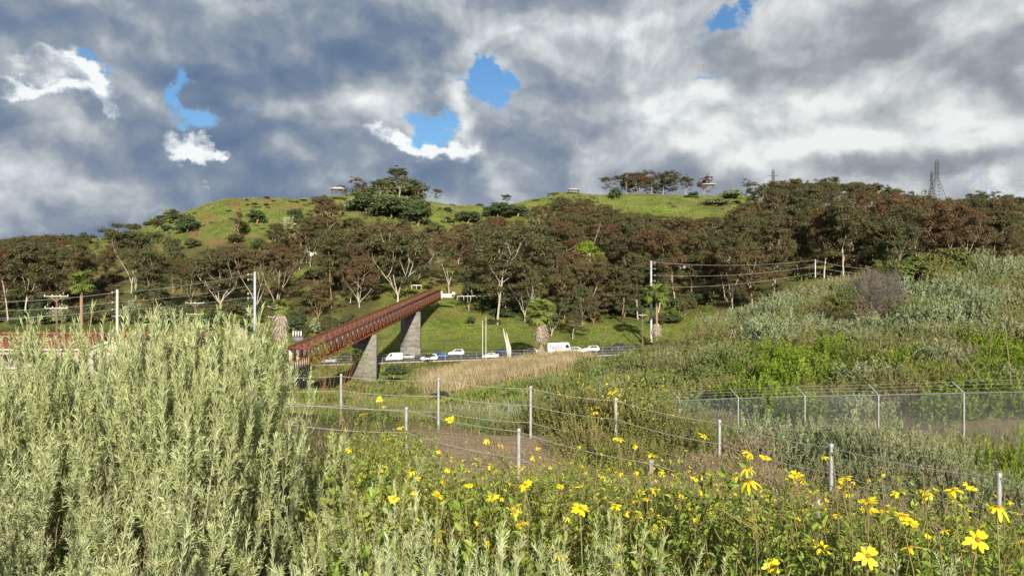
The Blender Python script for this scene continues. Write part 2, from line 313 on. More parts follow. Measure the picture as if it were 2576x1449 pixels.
# ---------------------------------------------------------------- terrain
_nr = np.random.default_rng(5)
_OCT = [(_nr.normal(size=2), _nr.random() * 6.28, i) for i in range(5) for _ in range(6)]
def fbm(X, Y, scale):
    """smooth bumps of about the given size, roughly -1..1"""
    s = 0
    for d, p, i in _OCT:
        k = 2 ** i / scale * 3.0; s = s + np.sin(X * d[0] * k + Y * d[1] * k + p + 1.7 * np.sin((X * d[1] - Y * d[0]) * k * .6 + p)) * .6 ** i
    return s / 6
PROF = {  # column: (distance, ground height) ...
 -500: [(3,-1.65),(7,-2.6),(12,-3.3),(25,-3.9),(60,-10.5),(110,-13),(200,-13),(260,-11.5),(330,5),(420,16),(600,34),(900,10)],
 0:    [(3,-1.65),(7,-2.6),(12,-3.3),(25,-3.9),(60,-10.5),(110,-13),(200,-13),(260,-11.5),(330,0),(430,14),(560,31),(640,20),(900,5)],
 200:  [(3,-1.65),(7,-2.6),(12,-3.3),(25,-3.9),(60,-10.5),(110,-13),(200,-14),(260,-11),(330,1),(400,13),(440,18),(480,27),(570,37),(650,25),(900,5)],
 350:  [(3,-1.65),(7,-2.6),(12,-3.4),(25,-3.9),(60,-10.5),(110,-13.5),(200,-15),(260,-10),(330,5),(380,17),(450,33),(485,38),(600,20),(900,5)],
 450:  [(3,-1.65),(7,-2.6),(12,-3.4),(25,-3.9),(60,-10.8),(110,-14),(200,-17),(250,-12),(300,-3),(380,20),(430,38),(462,45),(600,25),(900,5)],
 580:  [(3,-1.65),(8,-2.8),(14,-3.4),(25,-3.8),(60,-11),(110,-15),(200,-19),(250,-11),(300,-2),(380,25),(430,45),(457,54),(520,50),(900,5)],
 720:  [(3,-1.65),(8,-2.7),(15,-3.4),(24,-3.8),(60,-11),(110,-15.5),(170,-20),(205,-20.5),(235,-20),(300,-3),(380,24),(430,45),(457,54.5),(520,52),(900,5)],
 850:  [(3,-1.65),(8,-2.7),(15,-3.4),(23,-3.8),(60,-11),(110,-16),(150,-20.5),(180,-22),(205,-20.3),(235,-19.7),(270,-9),(300,-3),(380,23),(430,44),(470,57),(540,52),(900,5)],
 1000: [(3,-1.65),(8,-2.6),(14,-3.4),(22,-3.7),(60,-10.5),(110,-17),(150,-21.5),(182,-22.3),(205,-20.1),(235,-19.4),(262,-11),(295,-3),(380,22),(430,42),(470,57),(540,52),(900,5)],
 1100: [(3,-1.65),(8,-2.6),(13,-3.3),(21,-3.6),(60,-10.7),(100,-15.5),(140,-20),(180,-21.5),(205,-20),(235,-19.2),(262,-10),(295,-3),(380,20),(430,38),(462,51.5),(540,48),(900,5)],
 1200: [(3,-1.65),(8,-2.6),(13,-3.3),(19,-3.5),(60,-10.8),(90,-13.8),(140,-17.8),(190,-19.3),(205,-19.7),(235,-19),(262,-11),(297,-4),(380,18),(430,34),(475,50),(560,47),(900,5)],
 1340: [(3,-1.65),(8,-2.6),(13,-3.3),(19,-3.5),(54,-9.6),(85,-12),(140,-16.2),(190,-18.4),(205,-19.3),(235,-18.6),(262,-13),(300,-6),(380,15),(450,39),(505,60),(600,55),(900,5)],
 1420: [(3,-1.65),(8,-2.6),(13,-3.3),(18,-3.5),(50,-8.8),(80,-10.7),(120,-13.6),(190,-17.9),(205,-19.1),(235,-18.4),(262,-13.5),(300,-6.5),(380,14),(450,39),(515,65),(600,60),(900,5)],
 1500: [(3,-1.65),(7,-2.5),(12,-3.3),(17,-3.5),(46,-8.0),(70,-8.6),(112,-10.4),(150,-16),(205,-18.8),(235,-18),(262,-13.3),(300,-6.5),(380,14),(450,39),(520,64),(600,60),(900,5)],
 1600: [(3,-1.65),(7,-2.5),(11.5,-3.3),(16,-3.4),(42,-7.5),(65,-7.6),(100,-8.3),(140,-15.5),(205,-18.6),(235,-17.4),(262,-12.8),(300,-6.5),(380,14),(450,39),(520,63),(620,60),(900,5)],
 1700: [(3,-1.65),(7,-2.5),(11,-3.3),(15.5,-3.4),(39.7,-7.3),(60,-6.9),(95,-6.0),(130,-13),(205,-17),(235,-16),(262,-12),(300,-6),(380,14),(450,40),(520,64),(620,60),(900,5)],
 1850: [(3,-1.65),(7,-2.5),(10,-3.3),(15,-3.4),(36.5,-6.9),(58,-5.6),(100,-2.9),(125,-8),(205,-12),(260,-9),(300,-4),(380,16),(450,42),(520,64),(620,62),(900,10)],
 2000: [(3,-1.65),(6,-2.4),(9.5,-3.3),(14,-3.5),(20,-4.6),(34,-6.4),(55,-5.2),(85,-2.6),(105,.6),(130,-4),(200,-7),(260,-4),(320,6),(380,24),(430,42),(480,52),(600,55),(900,40)],
 2200: [(3,-1.65),(6,-2.4),(9,-3.3),(12.5,-3.5),(19,-4.8),(31.7,-6.0),(50,-4.6),(80,-.8),(105,2.1),(130,0),(200,-2),(260,0),(320,8),(380,26),(440,45),(600,57),(850,92),(950,95)],
 2400: [(3,-1.65),(6,-2.5),(8.5,-3.3),(11,-3.6),(18,-4.9),(29.3,-5.7),(50,-4),(80,.2),(103,3.6),(130,1),(200,0),(260,1),(320,9),(400,30),(460,42),(600,55),(850,97),(950,100)],
 2576: [(3,-1.65),(6,-2.5),(8,-3.3),(10.5,-3.6),(18,-4.9),(27.6,-5.5),(50,-3.8),(80,.6),(103,3.2),(130,1),(200,0),(260,1),(320,9),(400,28),(460,38),(600,52),(850,95),(950,99)],
 3100: [(3,-1.65),(6,-2.5),(8,-3.3),(10.5,-3.6),(18,-4.9),(27.6,-5.5),(50,-3.8),(80,.6),(103,3),(130,1),(200,0),(260,1),(320,9),(400,26),(460,35),(600,48),(850,92),(950,97)],
}
YG = np.concatenate([np.arange(-14, 40, .5), np.arange(40, 130, 1.5), np.arange(130, 700, 3), np.arange(700, 1400, 15)])
UK = np.array(sorted(PROF)); TAB = []
for uu in UK:
    p = [(-20, -1.6), (0, -1.6)] + PROF[uu] + [(1400, PROF[uu][-1][1])]
    z = np.interp(YG, [a for a, _ in p], [b for _, b in p]); k = 5
    zp = np.pad(z, k, mode='edge'); z = np.convolve(zp, np.hanning(2 * k + 1) / np.hanning(2 * k + 1).sum(), 'valid'); TAB.append(z)
TAB = np.array(TAB)
def road_z(X): return np.clip(-19.6 + .034 * (X + 20), -22.0, -16.5)
def sstep(x, a, b):
    t = np.clip((x - a) / (b - a), 0, 1); return t * t * (3 - 2 * t)
def H(X, Y, rough=True):
    X = np.asarray(X, float); Y = np.asarray(Y, float)
    u = CU + F * X / np.maximum(Y, 3.0); u = np.clip(u, -499, 3099)
    fi = np.interp(u, UK, np.arange(len(UK))); i0 = np.clip(fi.astype(int), 0, len(UK) - 2); f = fi - i0; f = f * f * (3 - 2 * f) * .5 + f * .5
    yi = np.interp(Y, YG, np.arange(len(YG))); j0 = np.clip(yi.astype(int), 0, len(YG) - 2); g = yi - j0
    z = (TAB[i0, j0] * (1 - g) + TAB[i0, j0 + 1] * g) * (1 - f) + (TAB[i0 + 1, j0] * (1 - g) + TAB[i0 + 1, j0 + 1] * g) * f
    if rough:
        z = z + fbm(X, Y, 9) * .10 * sstep(Y, 2, 10) + fbm(X + 50, Y, 45) * .9 * sstep(Y, 60, 130) * (1 - .8 * sstep(Y, 195, 204) * (1 - sstep(Y, 236, 250))) + fbm(X, Y + 90, 110) * 2.2 * sstep(Y, 300, 360)
    z = z - 1.2 * sstep(Y, 50, 82) * (1 - sstep(Y, 125, 160)) * sstep(u, 1430, 1560)
    # the road is cut level into the slope
    inr = sstep(Y, 200, 206) * (1 - sstep(Y, 228, 236)) * sstep(X, -95, -70) * (1 - sstep(X, 34, 46))
    return z * (1 - inr) + (road_z(X) - .12) * inr
def h1(x, y): return float(H(x, y))
def on(px, Y, dz=0.0):
    X = (px - CU) / F * Y; return np.array([X, Y, h1(X, Y) + dz])
def proj(X, Y, Z): return CU + F * X / Y, CV - F * Z / Y

def ground():
    rows = np.concatenate([np.arange(-12, 40, .45), np.arange(40, 130, 1.2), np.arange(130, 560, 2.6), np.arange(560, 1400, 12)])
    S = np.linspace(-1, 1, 420); Yg, Sg = np.meshgrid(rows, S, indexing='ij'); Xg = Sg * (np.abs(Yg) + 25) * .95
    Z = H(Xg, Yg); V = np.stack([Xg, Yg, Z], -1).reshape(-1, 3)
    n, k = Yg.shape; i = np.arange(n * k).reshape(n, k)
    Q = np.stack([i[:-1, :-1], i[:-1, 1:], i[1:, 1:], i[1:, :-1]], -1).reshape(-1, 4)
    m, nt = mat_new('ground_cover'); K = nt.links
    mb = MB(); mb.add(V, Q); me = mb.mesh('ground', m, True)
    X, Y = Xg.ravel(), Yg.ravel(); u = CU + F * X / np.maximum(Y, 3)
    # which cover grows where: r = bare soil, g = lush grass, b = dry straw
    n1 = fbm(X, Y, 14); n2 = fbm(X + 33, Y - 20, 40); n3 = fbm(X, Y, 5)
    soil = np.zeros(len(X)); lush = np.zeros(len(X)); straw = np.zeros(len(X))
    soil += (1 - sstep(Y, 17, 24)) * .85 * (.3 + .7 * sstep(u, 960, 1060))
    soil = np.maximum(soil, .55 * (1 - sstep(Y, 36, 50)) * (u > 1300))
    soil = np.maximum(soil, .12 * sstep(Y, 40, 60) * (1 - sstep(Y, 120, 130)) * sstep(u, 1450, 1600))
    fz = sstep(Y, 262, 275) * (1 - sstep(Y, 395, 430)) * (1 - sstep(u, 930, 970) * (1 - sstep(u, 1190, 1230)) * (1 - sstep(Y, 300, 340))) * sstep(fbm(X, Y, 18), -.55, -.1) * (1 - .8 * (u > 430) * (u < 700) * (Y > 370))
    lush = np.where((Y > 235), (.75 + .35 * n2) * (1 - .85 * fz), lush); lush = np.where((Y > 20) & (Y <= 235) & (u < 1500), .35 + .5 * n1, lush)
    straw = np.where((Y > 120) & (Y < 200) & (u > 1040) & (u < 1520), .9, straw)
    straw = np.maximum(straw, np.where(Y > 235, .25 + .55 * n1, 0) * (1 - fz))
    soil = np.maximum(soil, np.where((Y > 262) & (Y < 420) & (n1 * .6 + n2 > .25), .45, 0) * (1 - sstep(Y, 380, 425)))
    for (px, py, rx, ry, Yd) in [(590, 510, 34, 9, 447), (598, 522, 14, 14, 440), (672, 508, 30, 8, 446), (740, 522, 34, 8, 438), (485, 568, 16, 22, 410), (520, 545, 22, 12, 425), (495, 590, 18, 14, 400), (790, 500, 20, 8, 450), (1835, 490, 26, 9, 505), (540, 610, 30, 10, 392)]:
        zz = (CV - F * Z.ravel() / np.maximum(Y, 3)); d = ((u - px) / rx) ** 2 + ((zz - py) / ry) ** 2 + n3 * .9
        soil = np.where((Y > 370) & (Y < 530), np.maximum(soil, (1 - sstep(d, .4, 1.2)) * .85), soil)
    C = np.stack([soil, lush, straw, 1 - sstep(Y, 120, 200)], -1).clip(0, 1)
    a = me.color_attributes.new('cover', 'FLOAT_COLOR', 'POINT'); a.data.foreach_set('color', C.astype(np.float32).ravel())
    at = nt.nodes.new('ShaderNodeAttribute'); at.attribute_name = 'cover'; sp = nt.nodes.new('ShaderNodeSeparateColor'); K.new(at.outputs['Color'], sp.inputs[0])
    nb = _noise(nt, .06, 8, .7); nf = _noise(nt, .7, 8, .7); nn = _noise(nt, 9, 6, .7)
    grass = _mix(nt, _mr(nt, nb, .38, .62), (.15, .215, .032), (.26, .30, .05)); nm = _noise(nt, .22, 6, .65); grass = _mix(nt, _mr(nt, nm, .48, .62), grass, (.085, .14, .025)); grass = _mix(nt, _mr(nt, nf, .45, .7), grass, (.07, .115, .022))
    scrub = _mix(nt, _mr(nt, nf, .35, .65), (.085, .085, .032), (.15, .135, .055))
    base = _mix(nt, sp.outputs[1], scrub, grass)
    straw_c = _mix(nt, _mr(nt, nf, .3, .7), (.25, .245, .065), (.32, .28, .11)); 
    def ma(a, b, c=None, op='MULTIPLY'):
        n = nt.nodes.new('ShaderNodeMath'); n.operation = op; n.use_clamp = True
        for i, v in enumerate((a, b)):
            if hasattr(v, 'is_output'): K.new(v, n.inputs[i])
            else: n.inputs[i].default_value = v
        return n.outputs[0]
    base = _mix(nt, ma(sp.outputs[2], _mr(nt, nb, .35, .6)), base, straw_c)
    soil_c = _mix(nt, _mr(nt, nf, .3, .7), (.62, .46, .29), (.46, .32, .195)); soil_c = _mix(nt, _mr(nt, nn, .4, .65), soil_c, (.68, .52, .35))
    red_c = _mix(nt, _mr(nt, nf, .3, .7), (.30, .165, .085), (.20, .12, .06)); soil_c = _mix(nt, at.outputs['Alpha'], red_c, soil_c)
    base = _mix(nt, sp.outputs[0], base, soil_c)
    b = nt.nodes.new('ShaderNodeBsdfPrincipled'); K.new(base, b.inputs['Base Color']); b.inputs['Roughness'].default_value = .95; b.inputs['Specular IOR Level'].default_value = .1
    bp = nt.nodes.new('ShaderNodeBump'); bp.inputs['Strength'].default_value = .9; bp.inputs['Distance'].default_value = 1.2; K.new(nf, bp.inputs['Height'])
    bp2 = nt.nodes.new('ShaderNodeBump'); bp2.inputs['Strength'].default_value = .7; bp2.inputs['Distance'].default_value = .06; K.new(nn, bp2.inputs['Height']); K.new(bp.outputs[0], bp2.inputs['Normal'])
    K.new(bp2.outputs[0], b.inputs['Normal'])
    o = nt.nodes.new('ShaderNodeOutputMaterial'); K.new(b.outputs[0], o.inputs[0])
    setp(link('ground', me), kind='structure')
    # road, its lines and its near shoulder
    xs = np.linspace(-92, 44, 90)
    def strip(name, y0, y1, dz, mat, x0=-92, x1=44):
        x = xs[(xs >= x0) & (xs <= x1)]; mb = MB(); n = len(x)
        V = np.concatenate([np.stack([x, np.full(n, y0), road_z(x) + dz], 1), np.stack([x, np.full(n, y1), road_z(x) + dz], 1)])
        i = np.arange(n - 1)[:, None]; mb.add(V, np.concatenate([i, i + 1, i + 1 + n, i + n], 1))
        return setp(link(name, mb.mesh(name, mat)), kind='structure')
    strip('road', 207.5, 228, .0, MT['asphalt'])
    strip('road_edge_line', 208.3, 208.5, .006, MT['white']); strip('road_edge_line', 227.2, 227.4, .006, MT['white'])
    mb = MB()
    for x in np.arange(-88, 40, 12):
        for y in (214.4, 221.0): mb.box((x, y, float(road_z(x)) + .008), (3, .15, .006))
    setp(link('lane_line', mb.mesh('lane_line', MT['white'])), kind='structure')
    mb = MB()
    for k in range(len(xs) - 1):
        mb.beam((xs[k], 207.2, float(road_z(xs[k])) + .03), (xs[k + 1] - .01, 207.2, float(road_z(xs[k + 1])) + .03), .5, .3)
    setp(link('kerb', mb.mesh('kerb', surfmat('kerb_concrete', (.36, .30, .24), (.42, .36, .29), .8, .9))), kind='structure')
ground()
# ---------------------------------------------------------------- words for labels
ORD = ['first', 'second', 'third', 'fourth', 'fifth', 'sixth', 'seventh', 'eighth', 'ninth', 'tenth', 'eleventh', 'twelfth', 'thirteenth', 'fourteenth', 'fifteenth',
       'sixteenth', 'seventeenth', 'eighteenth', 'nineteenth', 'twentieth']
ORD += ['twenty-' + o for o in ORD[:9]] + ['thirtieth'] + ['thirty-' + o for o in ORD[:9]]
def rank_labels(items, zone_of, rows_of, fmt):
    """items: (object, px, depth, look). Groups by (look, zone, row) and counts from the left, so each label names one."""
    g = {}
    for it in items: g.setdefault((it[3], zone_of(it[1]), rows_of(it[2], it[1])), []).append(it)
    for (look, zone, row), l in g.items():
        l.sort(key=lambda a: a[1])
        for i, it in enumerate(l):
            if len(l) == 1: n = 'the'
            else: n = ORD[i]
            it[0]['label'] = fmt(look, zone, row, n, len(l))

# ---------------------------------------------------------------- trees
def grow(rng, base, d, length, rad, depth, out, tips, spread=.5, up=.35, kids=(2, 3), curve=.15, ratio=.68):
    """a limb and its branches as polylines; ends go to tips"""
    k = 5; p = np.array(base, float); pts = [p.copy()]; d = unit(np.array(d, float))
    for i in range(k - 1):
        d = unit(d + rng.normal(size=3) * curve + np.array((0, 0, up * .12))); p = p + d * length / (k - 1); pts.append(p.copy())
    r = np.linspace(rad, rad * .62, k); out.append((np.array(pts), r))
    if depth == 0: tips.append((pts[-1], d)); return
    for j in range(rng.integers(kids[0], kids[1] + 1)):
        nd_ = unit(d + rng.normal(size=3) * spread + np.array((0, 0, up))); t = 1.0 if j < 2 else rng.uniform(.5, .9)
        b = pts[-1] if j < 2 else pts[int(t * (k - 1))]
        grow(rng, b, nd_, length * ratio * rng.uniform(.75, 1.2), rad * .58, depth - 1, out, tips, spread, up, kids, curve, ratio)
def put_limbs(mb, limbs, sides=5, rmin=.0):
    L = [l for l in limbs if l[1][0] > rmin]
    mb.tubes(np.array([l[0] for l in L]), np.array([l[1] for l in L]), sides)
def leaf_clumps(mb, C, Rr, n, size, rng, flat=.65, hang=.5, aspect=.5, shell=.35):
    """leaf cards round each clump centre, facing mostly outwards"""
    C = np.repeat(C, n, axis=0); rr = np.repeat(np.broadcast_to(Rr, (len(C) // n,)), n)[:, None]
    d = unit(rng.normal(size=C.shape)); d[:, 2] = np.where(d[:, 2] < -.35, -d[:, 2] * .6, d[:, 2])
    rad = rng.random((len(C), 1)) ** shell; lump = 1 + .25 * np.sin(d[:, :1] * 7 + C[:, :1]) * np.sin(d[:, 1:2] * 6 + C[:, 1:2])
    B = C + d * rr * rad * lump * np.array((1, 1, flat)); s = size * rng.uniform(.55, 1.45, len(C))
    t = unit(np.cross(d, rng.normal(size=C.shape))) + np.array((0, 0, -hang))
    mb.leaves(B, t, s, s * aspect, rng, nrm=d + np.array((0, 0, .25)), roll=1.2)
def euc_proto(seed, kind):
    """a gum tree 1 unit = 1 m at about 24 m: (trunk mesh, leaf clump centres)"""
    rng = np.random.default_rng(seed); limbs = []; tips = []
    if kind == 'slender':
        h = rng.uniform(9, 12); lean = rng.normal(size=3) * .05; lean[2] = 1
        p = [np.array((0, 0, -1.0))]; d = unit(lean)
        for i in range(6): d = unit(d + rng.normal(size=3) * .05 * np.array((1, 1, 0))); p.append(p[-1] + d * (h / 5))
        q = np.array(p); limbs.append((q[:5], np.linspace(.36, .24, 5))); limbs.append((q[[4, 5, 5, 6, 6]] + np.array([[0, 0, 0], [0, 0, 0], [.01, 0, .2], [0, 0, 0], [0, 0, .2]]), np.linspace(.24, .16, 5)))
        for j in range(4): grow(rng, q[3 + min(j, 3) % 4] if j < 3 else q[6], d + rng.normal(size=3) * .38, rng.uniform(3.6, 5.6), .15, 2, limbs, tips, .36, .62, (2, 3))
        grow(rng, q[6], d, 4.5, .16, 2, limbs, tips, .35, .5, (2, 3))
    elif kind == 'fork':
        h = rng.uniform(3, 5); grow(rng, (0, 0, -1), (rng.normal() * .08, 0, 1), h, .42, 0, limbs, [], curve=.05); b = limbs[-1][0][-1]
        for s in (-1, 1, rng.choice([-.3, .3])): grow(rng, b, (s * rng.uniform(.25, .5), rng.normal() * .25, 1), rng.uniform(6, 8), .25, 3, limbs, tips, .34, .55, (2, 2), .1, .66)
    elif kind == 'broad':
        h = rng.uniform(2, 3); grow(rng, (0, 0, -1), (rng.normal() * .1, 0, 1), h, .5, 0, limbs, [], curve=.05); b = limbs[-1][0][-1]
        for j in range(5): a = j * 1.26 + rng.random(); grow(rng, b, (math.cos(a) * .55, math.sin(a) * .55, 1), rng.uniform(4.5, 6), .25, 3, limbs, tips, .42, .42, (2, 2), .14, .72)
    mb = MB(); put_limbs(mb, [(a, r * .6) for a, r in limbs], 5, .02)
    T = [t[0] for t in tips]; lo = T and min(t[2] for t in T) or 0
    for a, r in limbs:              # foliage also hangs along the outer limbs
        if r[0] < .2 and rng.random() < .45: T.append(a[3] + rng.normal(size=3) * .9)
    T = np.array(T); z1 = T[:, 2].max(); k = max(14, len(T) // 2)
    j = T[rng.integers(0, len(T), k)] * np.array((.75, .75, 1)) + rng.normal(size=(k, 3)) * np.array((1.6, 1.6, 0)) - np.array((0, 0, 1.)) * rng.uniform(1, .55 * z1, k)[:, None]
    T = np.concatenate([T, j[j[:, 2] > z1 * .25]])
    return mb, T, rng
def crown_mesh(tips, rng, mat, name, rad=(1.3, 2.3), n=95, size=.55, flat=.88):
    mb = MB(); Rr = rng.uniform(rad[0], rad[1], len(tips)); leaf_clumps(mb, tips + np.array((0, 0, .3)), Rr, n, size, rng, flat)
    return mb.mesh(name, mat)
def round_crown(seed, w, h, z0, mat, name, n=60, per=110, size=.5, lump=.26):
    """dense rounded crown, width w, height h, its foot at z0"""
    rng = np.random.default_rng(seed); d = unit(rng.normal(size=(n, 3))); d[:, 2] = np.where(d[:, 2] < -.3, -d[:, 2], d[:, 2])
    C = d * (rng.random((n, 1)) ** .45) * np.array((w / 2, w / 2, h * .68)) * .82 + np.array((0, 0, z0 + h * .26))
    mb = MB(); leaf_clumps(mb, C, rng.uniform(.7, 1.25, n) * w * lump * .55, per, size, rng, .8, .2, .6); return mb.mesh(name, mat)
def short_trunk(seed, h, r, mat):
    rng = np.random.default_rng(seed); L = []; grow(rng, (0, 0, -.8), (rng.normal() * .1, rng.normal() * .1, 1), h, r, 2, L, [], .5, .3, (2, 3)); mb = MB(); put_limbs(mb, L, 5); return mb.mesh('trunk', mat)

EUC = []      # (trunk mesh, crown mesh, height, look)
for i, (kind, mk, look) in enumerate([('slender', 'brown', 'brown-crowned'), ('slender', 'russet', 'russet-crowned'), ('slender', 'olive', 'olive-crowned'), ('fork', 'brown', 'brown-crowned'), ('fork', 'olive', 'olive-crowned'),
                                    ('broad', 'russet', 'russet-crowned'), ('broad', 'brown', 'brown-crowned'), ('broad', 'olive', 'olive-crowned'), ('slender', 'brown', 'brown-crowned'), ('fork', 'russet', 'russet-crowned')]):
    mb, tips, rng = euc_proto(40 + i, kind)
    tips = np.concatenate([tips, tips[rng.integers(0, len(tips), 30)] + rng.normal(size=(30, 3)) * np.array((1.5, 1.5, 1.3))])
    if len(tips) > 96: tips = tips[rng.permutation(len(tips))[:96]]
    me = mb.mesh('trunk', MT['bark' if i % 4 != 2 else 'bark_tan'], True)
    EUC.append((me, crown_mesh(tips, rng, MT[mk], 'crown', (.6, 2.1) if kind != 'broad' else (.6, 1.9), 140, .42), float(tips[:, 2].max()) + 1.2, look, kind))
def gum_tree(k, x, y, z, hgt, rz, group, label=None, wide=None):
    t, c, hh, look, kind = EUC[k]; s = hgt / hh; wide = wide or (1.24 if kind == 'slender' else 1.06) * (.86 + .3 * ((x * 7.13 + y * 3.7) % 1))
    e = empty('eucalyptus_tree', (x, y, z), label, 'tree', group, rz); e.scale = (s * wide, s * wide, s)
    link('trunk', t, e); link('crown', c, e); return e

def forest():
    rng = np.random.default_rng(11)
    tu = [-80, 0, 160, 185, 250, 262, 340, 430, 480, 560, 600, 640, 700, 760, 850, 900, 960, 1040, 1060, 1100, 1200, 1230, 1300, 1340, 1400, 1450, 1500, 1550, 1620, 1700, 1760, 1830, 1880, 1920, 2000, 2100, 2200, 2260, 2330, 2420, 2500, 2576, 2650]
    ty = [596, 600, 588, 648, 655, 600, 600, 655, 650, 625, 590, 600, 560, 548, 545, 552, 560, 600, 640, 570, 560, 550, 545, 520, 498, 490, 500, 535, 535, 540, 545, 540, 500, 462, 452, 458, 462, 478, 500, 506, 492, 500, 490]
    placed = []
    def ok(x, y, dmin):
        return all((x - a) ** 2 + (y - b) ** 2 > dmin * dmin for a, b in placed)
    items = []
    def add(k, px, Y, hgt, rz=None):
        X = (px - CU) / F * Y; z = h1(X, Y); placed.append((X, Y))
        e = gum_tree(k, X, Y, z - .2, hgt, rng.random() * 6.28 if rz is None else rz, 'eucalyptus trees of the hillside forest')
        items.append((e, px, Y, EUC[k][3]))
    # trees one recognises in the photograph: prototype, column, distance, height
    for a in [(0, 1252, 262, 36), (3, 1130, 300, 27), (7, 1000, 285, 27), (6, 800, 268, 15.5), (5, 905, 280, 19), (0, 995, 300, 30), (3, 330, 300, 27), (8, 1440, 248, 11), (6, 1492, 262, 12), (4, 1465, 262, 15),
              (7, 1385, 252, 13), (2, 1560, 268, 20), (8, 1605, 272, 24), (0, 1655, 282, 27), (1, 1700, 285, 30), (2, 1745, 290, 28), (6, 1420, 275, 21), (5, 820, 380, 21), (9, 600, 375, 15), (5, 700, 320, 15),
              (1, 20, 262, 26), (8, 60, 262, 27), (2, 110, 268, 25), (0, 150, 270, 26), (4, 1180, 275, 17), (7, 1320, 268, 20)]:
        add(*a)
    cand = []
    Y = 262.0
    while Y < 480:
        st = 7.7 * F / Y
        for px in np.arange(-70 + rng.random() * st, 2650, st):
            cand.append((px + rng.normal() * st * .3, Y + rng.normal() * 4.5))
        Y += 12.0
    rng.shuffle(cand); n = 0
    for px, Y in cand:
        if len(items) >= 298: break
        px = float(px); Y = float(Y); X = (px - CU) / F * Y; z = h1(X, Y)
        if Y < 256: continue
        # open grass: round the bridge's far end, the slope by the road and a few clearings
        if 935 < px < 1215 and Y < 292: continue
        if 1010 < px < 1190 and Y < 330 and rng.random() < .8: continue
        if 1190 <= px < 1340 and Y < 262 + rng.random() * 12: continue
        if 1340 <= px < 1800 and Y < 272 + rng.random() * 8: continue
        if 440 < px < 940 and Y < 262: continue
        hgt = rng.uniform(19, 31) * (1.0 if px > 700 else .92)
        if px < 700 and 300 < Y < 340: hgt *= .8
        top = CV - F * (z + hgt) / Y; lim = np.interp(px, tu, ty)
        if top < lim - 3:
            hgt2 = (CV - lim) / F * Y - z + rng.uniform(-1, 1)
            if hgt2 < 11: continue
            hgt = hgt2
        if not ok(X, Y, 4.8): continue
        wide = rng.random()
        k = int(rng.choice([0, 1, 2, 3, 4, 5, 6, 7, 8, 9], p=[.17, .14, .15, .09, .10, .04, .04, .04, .15, .08]))
        add(k, px, Y, hgt)
    ZN = [(230, 'behind the red roofs'), (420, 'left of the white pole and up'), (600, 'between the two pale left poles'), (780, 'round the tall left steel pole'), (960, 'behind the rusty bridge'), (1130, 'above the far end of the bridge'),
          (1290, 'above the twin street lights'), (1450, 'above the big shaggy palm'), (1600, 'above the white cars on the right'), (1760, 'round the tall right steel pole'), (1930, 'behind the wires on the right'),
          (2100, 'left of the bare grey bush'), (2280, 'above the bare grey bush'), (2440, 'below the twin pylons'), (9999, 'at the far right edge')]
    rank_labels(items, lambda p: next(n for a, n in ZN if p < a), lambda d, p: ('front' if d < 290 else 'middle' if d < 350 else 'rear'),
                lambda look, z, r, n, c: (f'{look} eucalyptus {z}, {r} rank' + (f', {n} from left' if c > 1 else '')))
    return placed
PLACED = forest()

def skyline_trees():
    # gum trees standing alone on the ridges: prototype, column, screen top, base, distance, label
    L = [(4, 1005, 412, 486, 462, 'tallest dark eucalyptus crowning the left hill above the green oaks'), (0, 912, 440, 486, 462, 'pale-trunked eucalyptus on the hilltop left of the tallest one'),
         (6, 865, 462, 486, 470, 'low dark russet tree behind the hilltop shelter'), (7, 955, 452, 486, 470, 'low brown tree between the two hilltop eucalyptus trees'), (9, 1050, 462, 500, 470, 'small eucalyptus just right of the tallest hilltop tree'),
         (3, 1098, 472, 507, 466, 'lone dark eucalyptus with open crown in the dip of the ridge'), (4, 1275, 484, 504, 490, 'tiny lone tree on the saddle of the ridge'),
         (3, 1535, 440, 482, 522, 'leftmost leaning eucalyptus of the clump on the middle hilltop'), (1, 1575, 432, 482, 525, 'second eucalyptus of the clump on the middle hilltop'), (5, 1605, 432, 482, 528, 'low broad third eucalyptus of the middle hilltop clump'),
         (0, 1640, 420, 482, 525, 'highest eucalyptus of the clump on the middle hilltop'), (8, 1668, 432, 482, 530, 'slender eucalyptus right of the highest in the hilltop clump'), (2, 1692, 428, 480, 525, 'right-hand pale-trunked eucalyptus of the hilltop clump'),
         (4, 1725, 438, 476, 530, 'dark dense eucalyptus right of the hilltop clump'), (9, 1768, 434, 474, 530, 'dark russet eucalyptus beside the small roofed shelter on the middle hill'), (7, 1590, 445, 482, 535, 'low olive tree inside the middle hilltop clump'), (6, 1655, 450, 482, 538, 'low brown tree at the back of the middle hilltop clump'),
         (0, 1900, 452, 500, 470, 'thin high-crowned eucalyptus left of the distant pylon'), (8, 2000, 448, 500, 452, 'tall eucalyptus just right of the distant pylon'), (2, 2085, 444, 505, 452, 'tall olive eucalyptus breaking the skyline right of centre'), (3, 2130, 455, 505, 455, 'forked eucalyptus right of the tall olive one on the skyline'),
         (7, 2470, 480, 512, 640, 'windswept tree on the far right ridge beside the thin mast'), (7, 2568, 486, 512, 600, 'rounded tree at the right end of the far ridge'), (6, 2440, 492, 512, 760, 'low dark tree on the far ridge right of the pylons')]
    for (k, px, yt, yb, Y, lab) in L:
        X = (px - CU) / F * Y; z = min(h1(X, Y), (CV - yb) / F * Y + 2); top = (CV - yt) / F * Y
        gum_tree(k, X, Y, z - .3, max(top - z, 6), px * .37, None, lab, 1.55)
skyline_trees()

